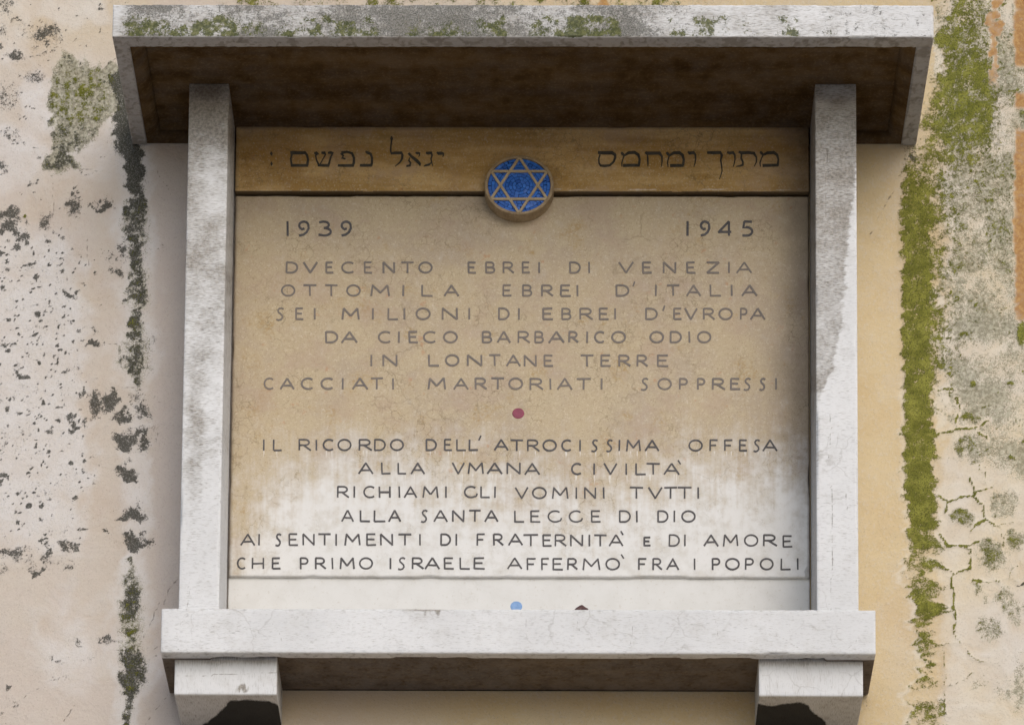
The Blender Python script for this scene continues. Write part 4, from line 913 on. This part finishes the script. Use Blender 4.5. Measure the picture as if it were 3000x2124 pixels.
for r in range(nr):
    r0, r1 = .90 * r / nr + .006, .90 * (r + 1) / nr - .006
    cnt = max(4, int(2 * math.pi * (r0 + r1) / 2 / .125)); off = rr.uniform(0, 6)
    for k in range(cnt):
        g = .0045 / max(.05, (r0 + r1) / 2)
        a0 = off + 2 * math.pi * k / cnt + g + rr.normal(0, .012); a1 = off + 2 * math.pi * (k + 1) / cnt - g + rr.normal(0, .012)
        d = MD - .0040 + rr.normal(0, .0002); t = rr.normal(0, .0003)
        o = len(V); na = 3
        for (ra, dd) in ((r0, d + t), (r1, d - t)):
            for q in range(na + 1):
                a = a0 + (a1 - a0) * q / na; V.append(mp_(ra * math.cos(a), ra * math.sin(a), dd))
        for q in range(na): F.append((o + q, o + q + 1, o + na + 1 + q + 1, o + na + 1 + q))
        TV += [float(np.clip(rr.normal(.5, .22), 0, 1))] * (2 * (na + 1))
part('mosaic', np.array(V), F, M_MOSAIC, med, dict(tile=np.array(TV)))

# --- ledge and corbels
def ledge_attrs(V):
    px, py = proj(V); n4 = fbm(px, py, 14, seed=92, oct=3); n1 = fbm(px, py, 90, 30, seed=93, oct=4)
    front = V[:, 1] < -LD + .005
    under = ~front & (V[:, 2] < LZ0 + .02)
    lipz = V[:, 1] < -LD + .026
    side = ~front & ~under
    cr = [[(545, 1782), (552, 1800), (530, 1825), (518, 1845), (522, 1870), (512, 1890), (525, 1908)], [(800, 1825), (815, 1850), (822, 1870), (840, 1890)], [(1218, 1872), (1265, 1850), (1310, 1845), (1360, 1846)], [(1543, 1810), (1540, 1830), (1545, 1850)], [(1690, 1820), (1700, 1850)], [(2090, 1800), (2104, 1840), (2102, 1865), (2130, 1885)], [(2265, 1830), (2275, 1860), (2310, 1880), (2340, 1900)], [(2380, 1800), (2402, 1820), (2400, 1850)], [(2490, 1840), (2510, 1880), (2480, 1900)], [(1850, 1820), (1855, 1850), (1845, 1890)]]
    crack = np.where(front, np.minimum.reduce([segdist(px + (n4 - .5) * 9, py + (n1 - .5) * 9, c) for c in cr]) + .5, 30)
    dirt = np.where(front, .09 + (n1 - .5) * .35 + .30 * (1 - sstep(1784, 1792, py)), .25) + np.where(front, .8 * ell(px, py, 1283, 1790, 7, 16, .5) + .5 * ell(px, py, 1245, 1798, 5, 7, .5) + .45 * ell(px, py, 1240, 1783, 60, 6, .6), 0)
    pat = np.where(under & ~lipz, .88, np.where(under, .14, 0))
    return dict(dirt=dirt.clip(0, 1), patina=pat, crack=crack.clip(0, 30))
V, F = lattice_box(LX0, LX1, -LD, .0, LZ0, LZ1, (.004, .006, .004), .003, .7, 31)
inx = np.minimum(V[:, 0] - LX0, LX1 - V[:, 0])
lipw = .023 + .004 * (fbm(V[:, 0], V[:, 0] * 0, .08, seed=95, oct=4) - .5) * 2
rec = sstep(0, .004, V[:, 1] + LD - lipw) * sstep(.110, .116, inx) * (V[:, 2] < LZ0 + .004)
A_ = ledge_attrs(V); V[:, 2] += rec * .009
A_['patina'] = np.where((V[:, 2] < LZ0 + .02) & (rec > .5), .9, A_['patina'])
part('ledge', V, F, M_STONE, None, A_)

def corbel_attrs(V, left):
    px, py = proj(V); n4 = fbm(px, py, 10, 24, seed=97, oct=3); n1 = fbm(px, py, 60, seed=98, oct=3)
    front = V[:, 1] < -.165 + .004; under = ~front & (V[:, 2] < wz(3816.5) + .003)
    top = 1 - sstep(1928, 1962, py + (n4 - .5) * 16)
    dirt = np.where(front, .10 + .42 * top + (n4 - .5) * .35, .36)
    if left:
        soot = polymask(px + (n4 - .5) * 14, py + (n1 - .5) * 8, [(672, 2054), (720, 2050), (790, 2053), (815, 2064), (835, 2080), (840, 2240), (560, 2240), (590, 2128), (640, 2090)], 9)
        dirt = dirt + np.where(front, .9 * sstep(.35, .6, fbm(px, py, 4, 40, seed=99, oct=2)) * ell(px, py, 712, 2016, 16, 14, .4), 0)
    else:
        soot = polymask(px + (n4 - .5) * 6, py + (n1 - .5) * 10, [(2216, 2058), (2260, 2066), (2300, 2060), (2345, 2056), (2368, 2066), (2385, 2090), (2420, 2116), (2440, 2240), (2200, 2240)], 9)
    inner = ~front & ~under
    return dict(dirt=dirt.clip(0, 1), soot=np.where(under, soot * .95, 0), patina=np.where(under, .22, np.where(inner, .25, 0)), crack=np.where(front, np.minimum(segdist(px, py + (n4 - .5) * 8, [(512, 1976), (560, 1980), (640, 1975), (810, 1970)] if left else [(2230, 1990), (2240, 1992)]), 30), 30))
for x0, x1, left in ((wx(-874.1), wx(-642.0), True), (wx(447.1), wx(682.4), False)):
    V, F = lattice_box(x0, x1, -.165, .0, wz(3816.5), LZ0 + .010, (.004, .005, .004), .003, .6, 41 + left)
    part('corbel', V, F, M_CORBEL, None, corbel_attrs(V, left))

# --- a pebble left on the ledge, only its tip shows
def pebble():
    pt = at(1703, 1771.5, .150)
    h = pt[2] - LZ1; base = LZ1
    V, F = [], []; n = 14; rg = np.random.default_rng(8)
    prof = [(.55, 0.0), (1.0, .25), (.95, .5), (.62, .78), (.25, .94)]
    r = .0165
    for q, hz in prof:
        for k in range(n):
            a = 2 * math.pi * k / n; j = 1 + rg.normal(0, .08)
            V.append((pt[0] + q * r * j * math.cos(a) * 1.2, -.150 + q * r * j * math.sin(a) * .8, base + h * hz + rg.normal(0, .0008) * (hz > 0)))
    V.append((pt[0], -.150, base + h)); V.append((pt[0], -.150, base))
    for s in range(len(prof) - 1):
        for k in range(n): F.append((s * n + k, s * n + (k + 1) % n, (s + 1) * n + (k + 1) % n, (s + 1) * n + k))
    t = (len(prof) - 1) * n
    for k in range(n): F.append((t + k, t + (k + 1) % n, len(V) - 2)); F.append(((k + 1) % n, k, len(V) - 1))
    V = np.array(V); b = np.array([pt[0], -.150, base])
    o = link_mesh('pebble', V, F, M_PEBBLE, None, b); o.location = b
    o['label'] = 'tip of a small dark reddish pebble peeking over the white ledge'; o['category'] = 'pebble'
pebble()
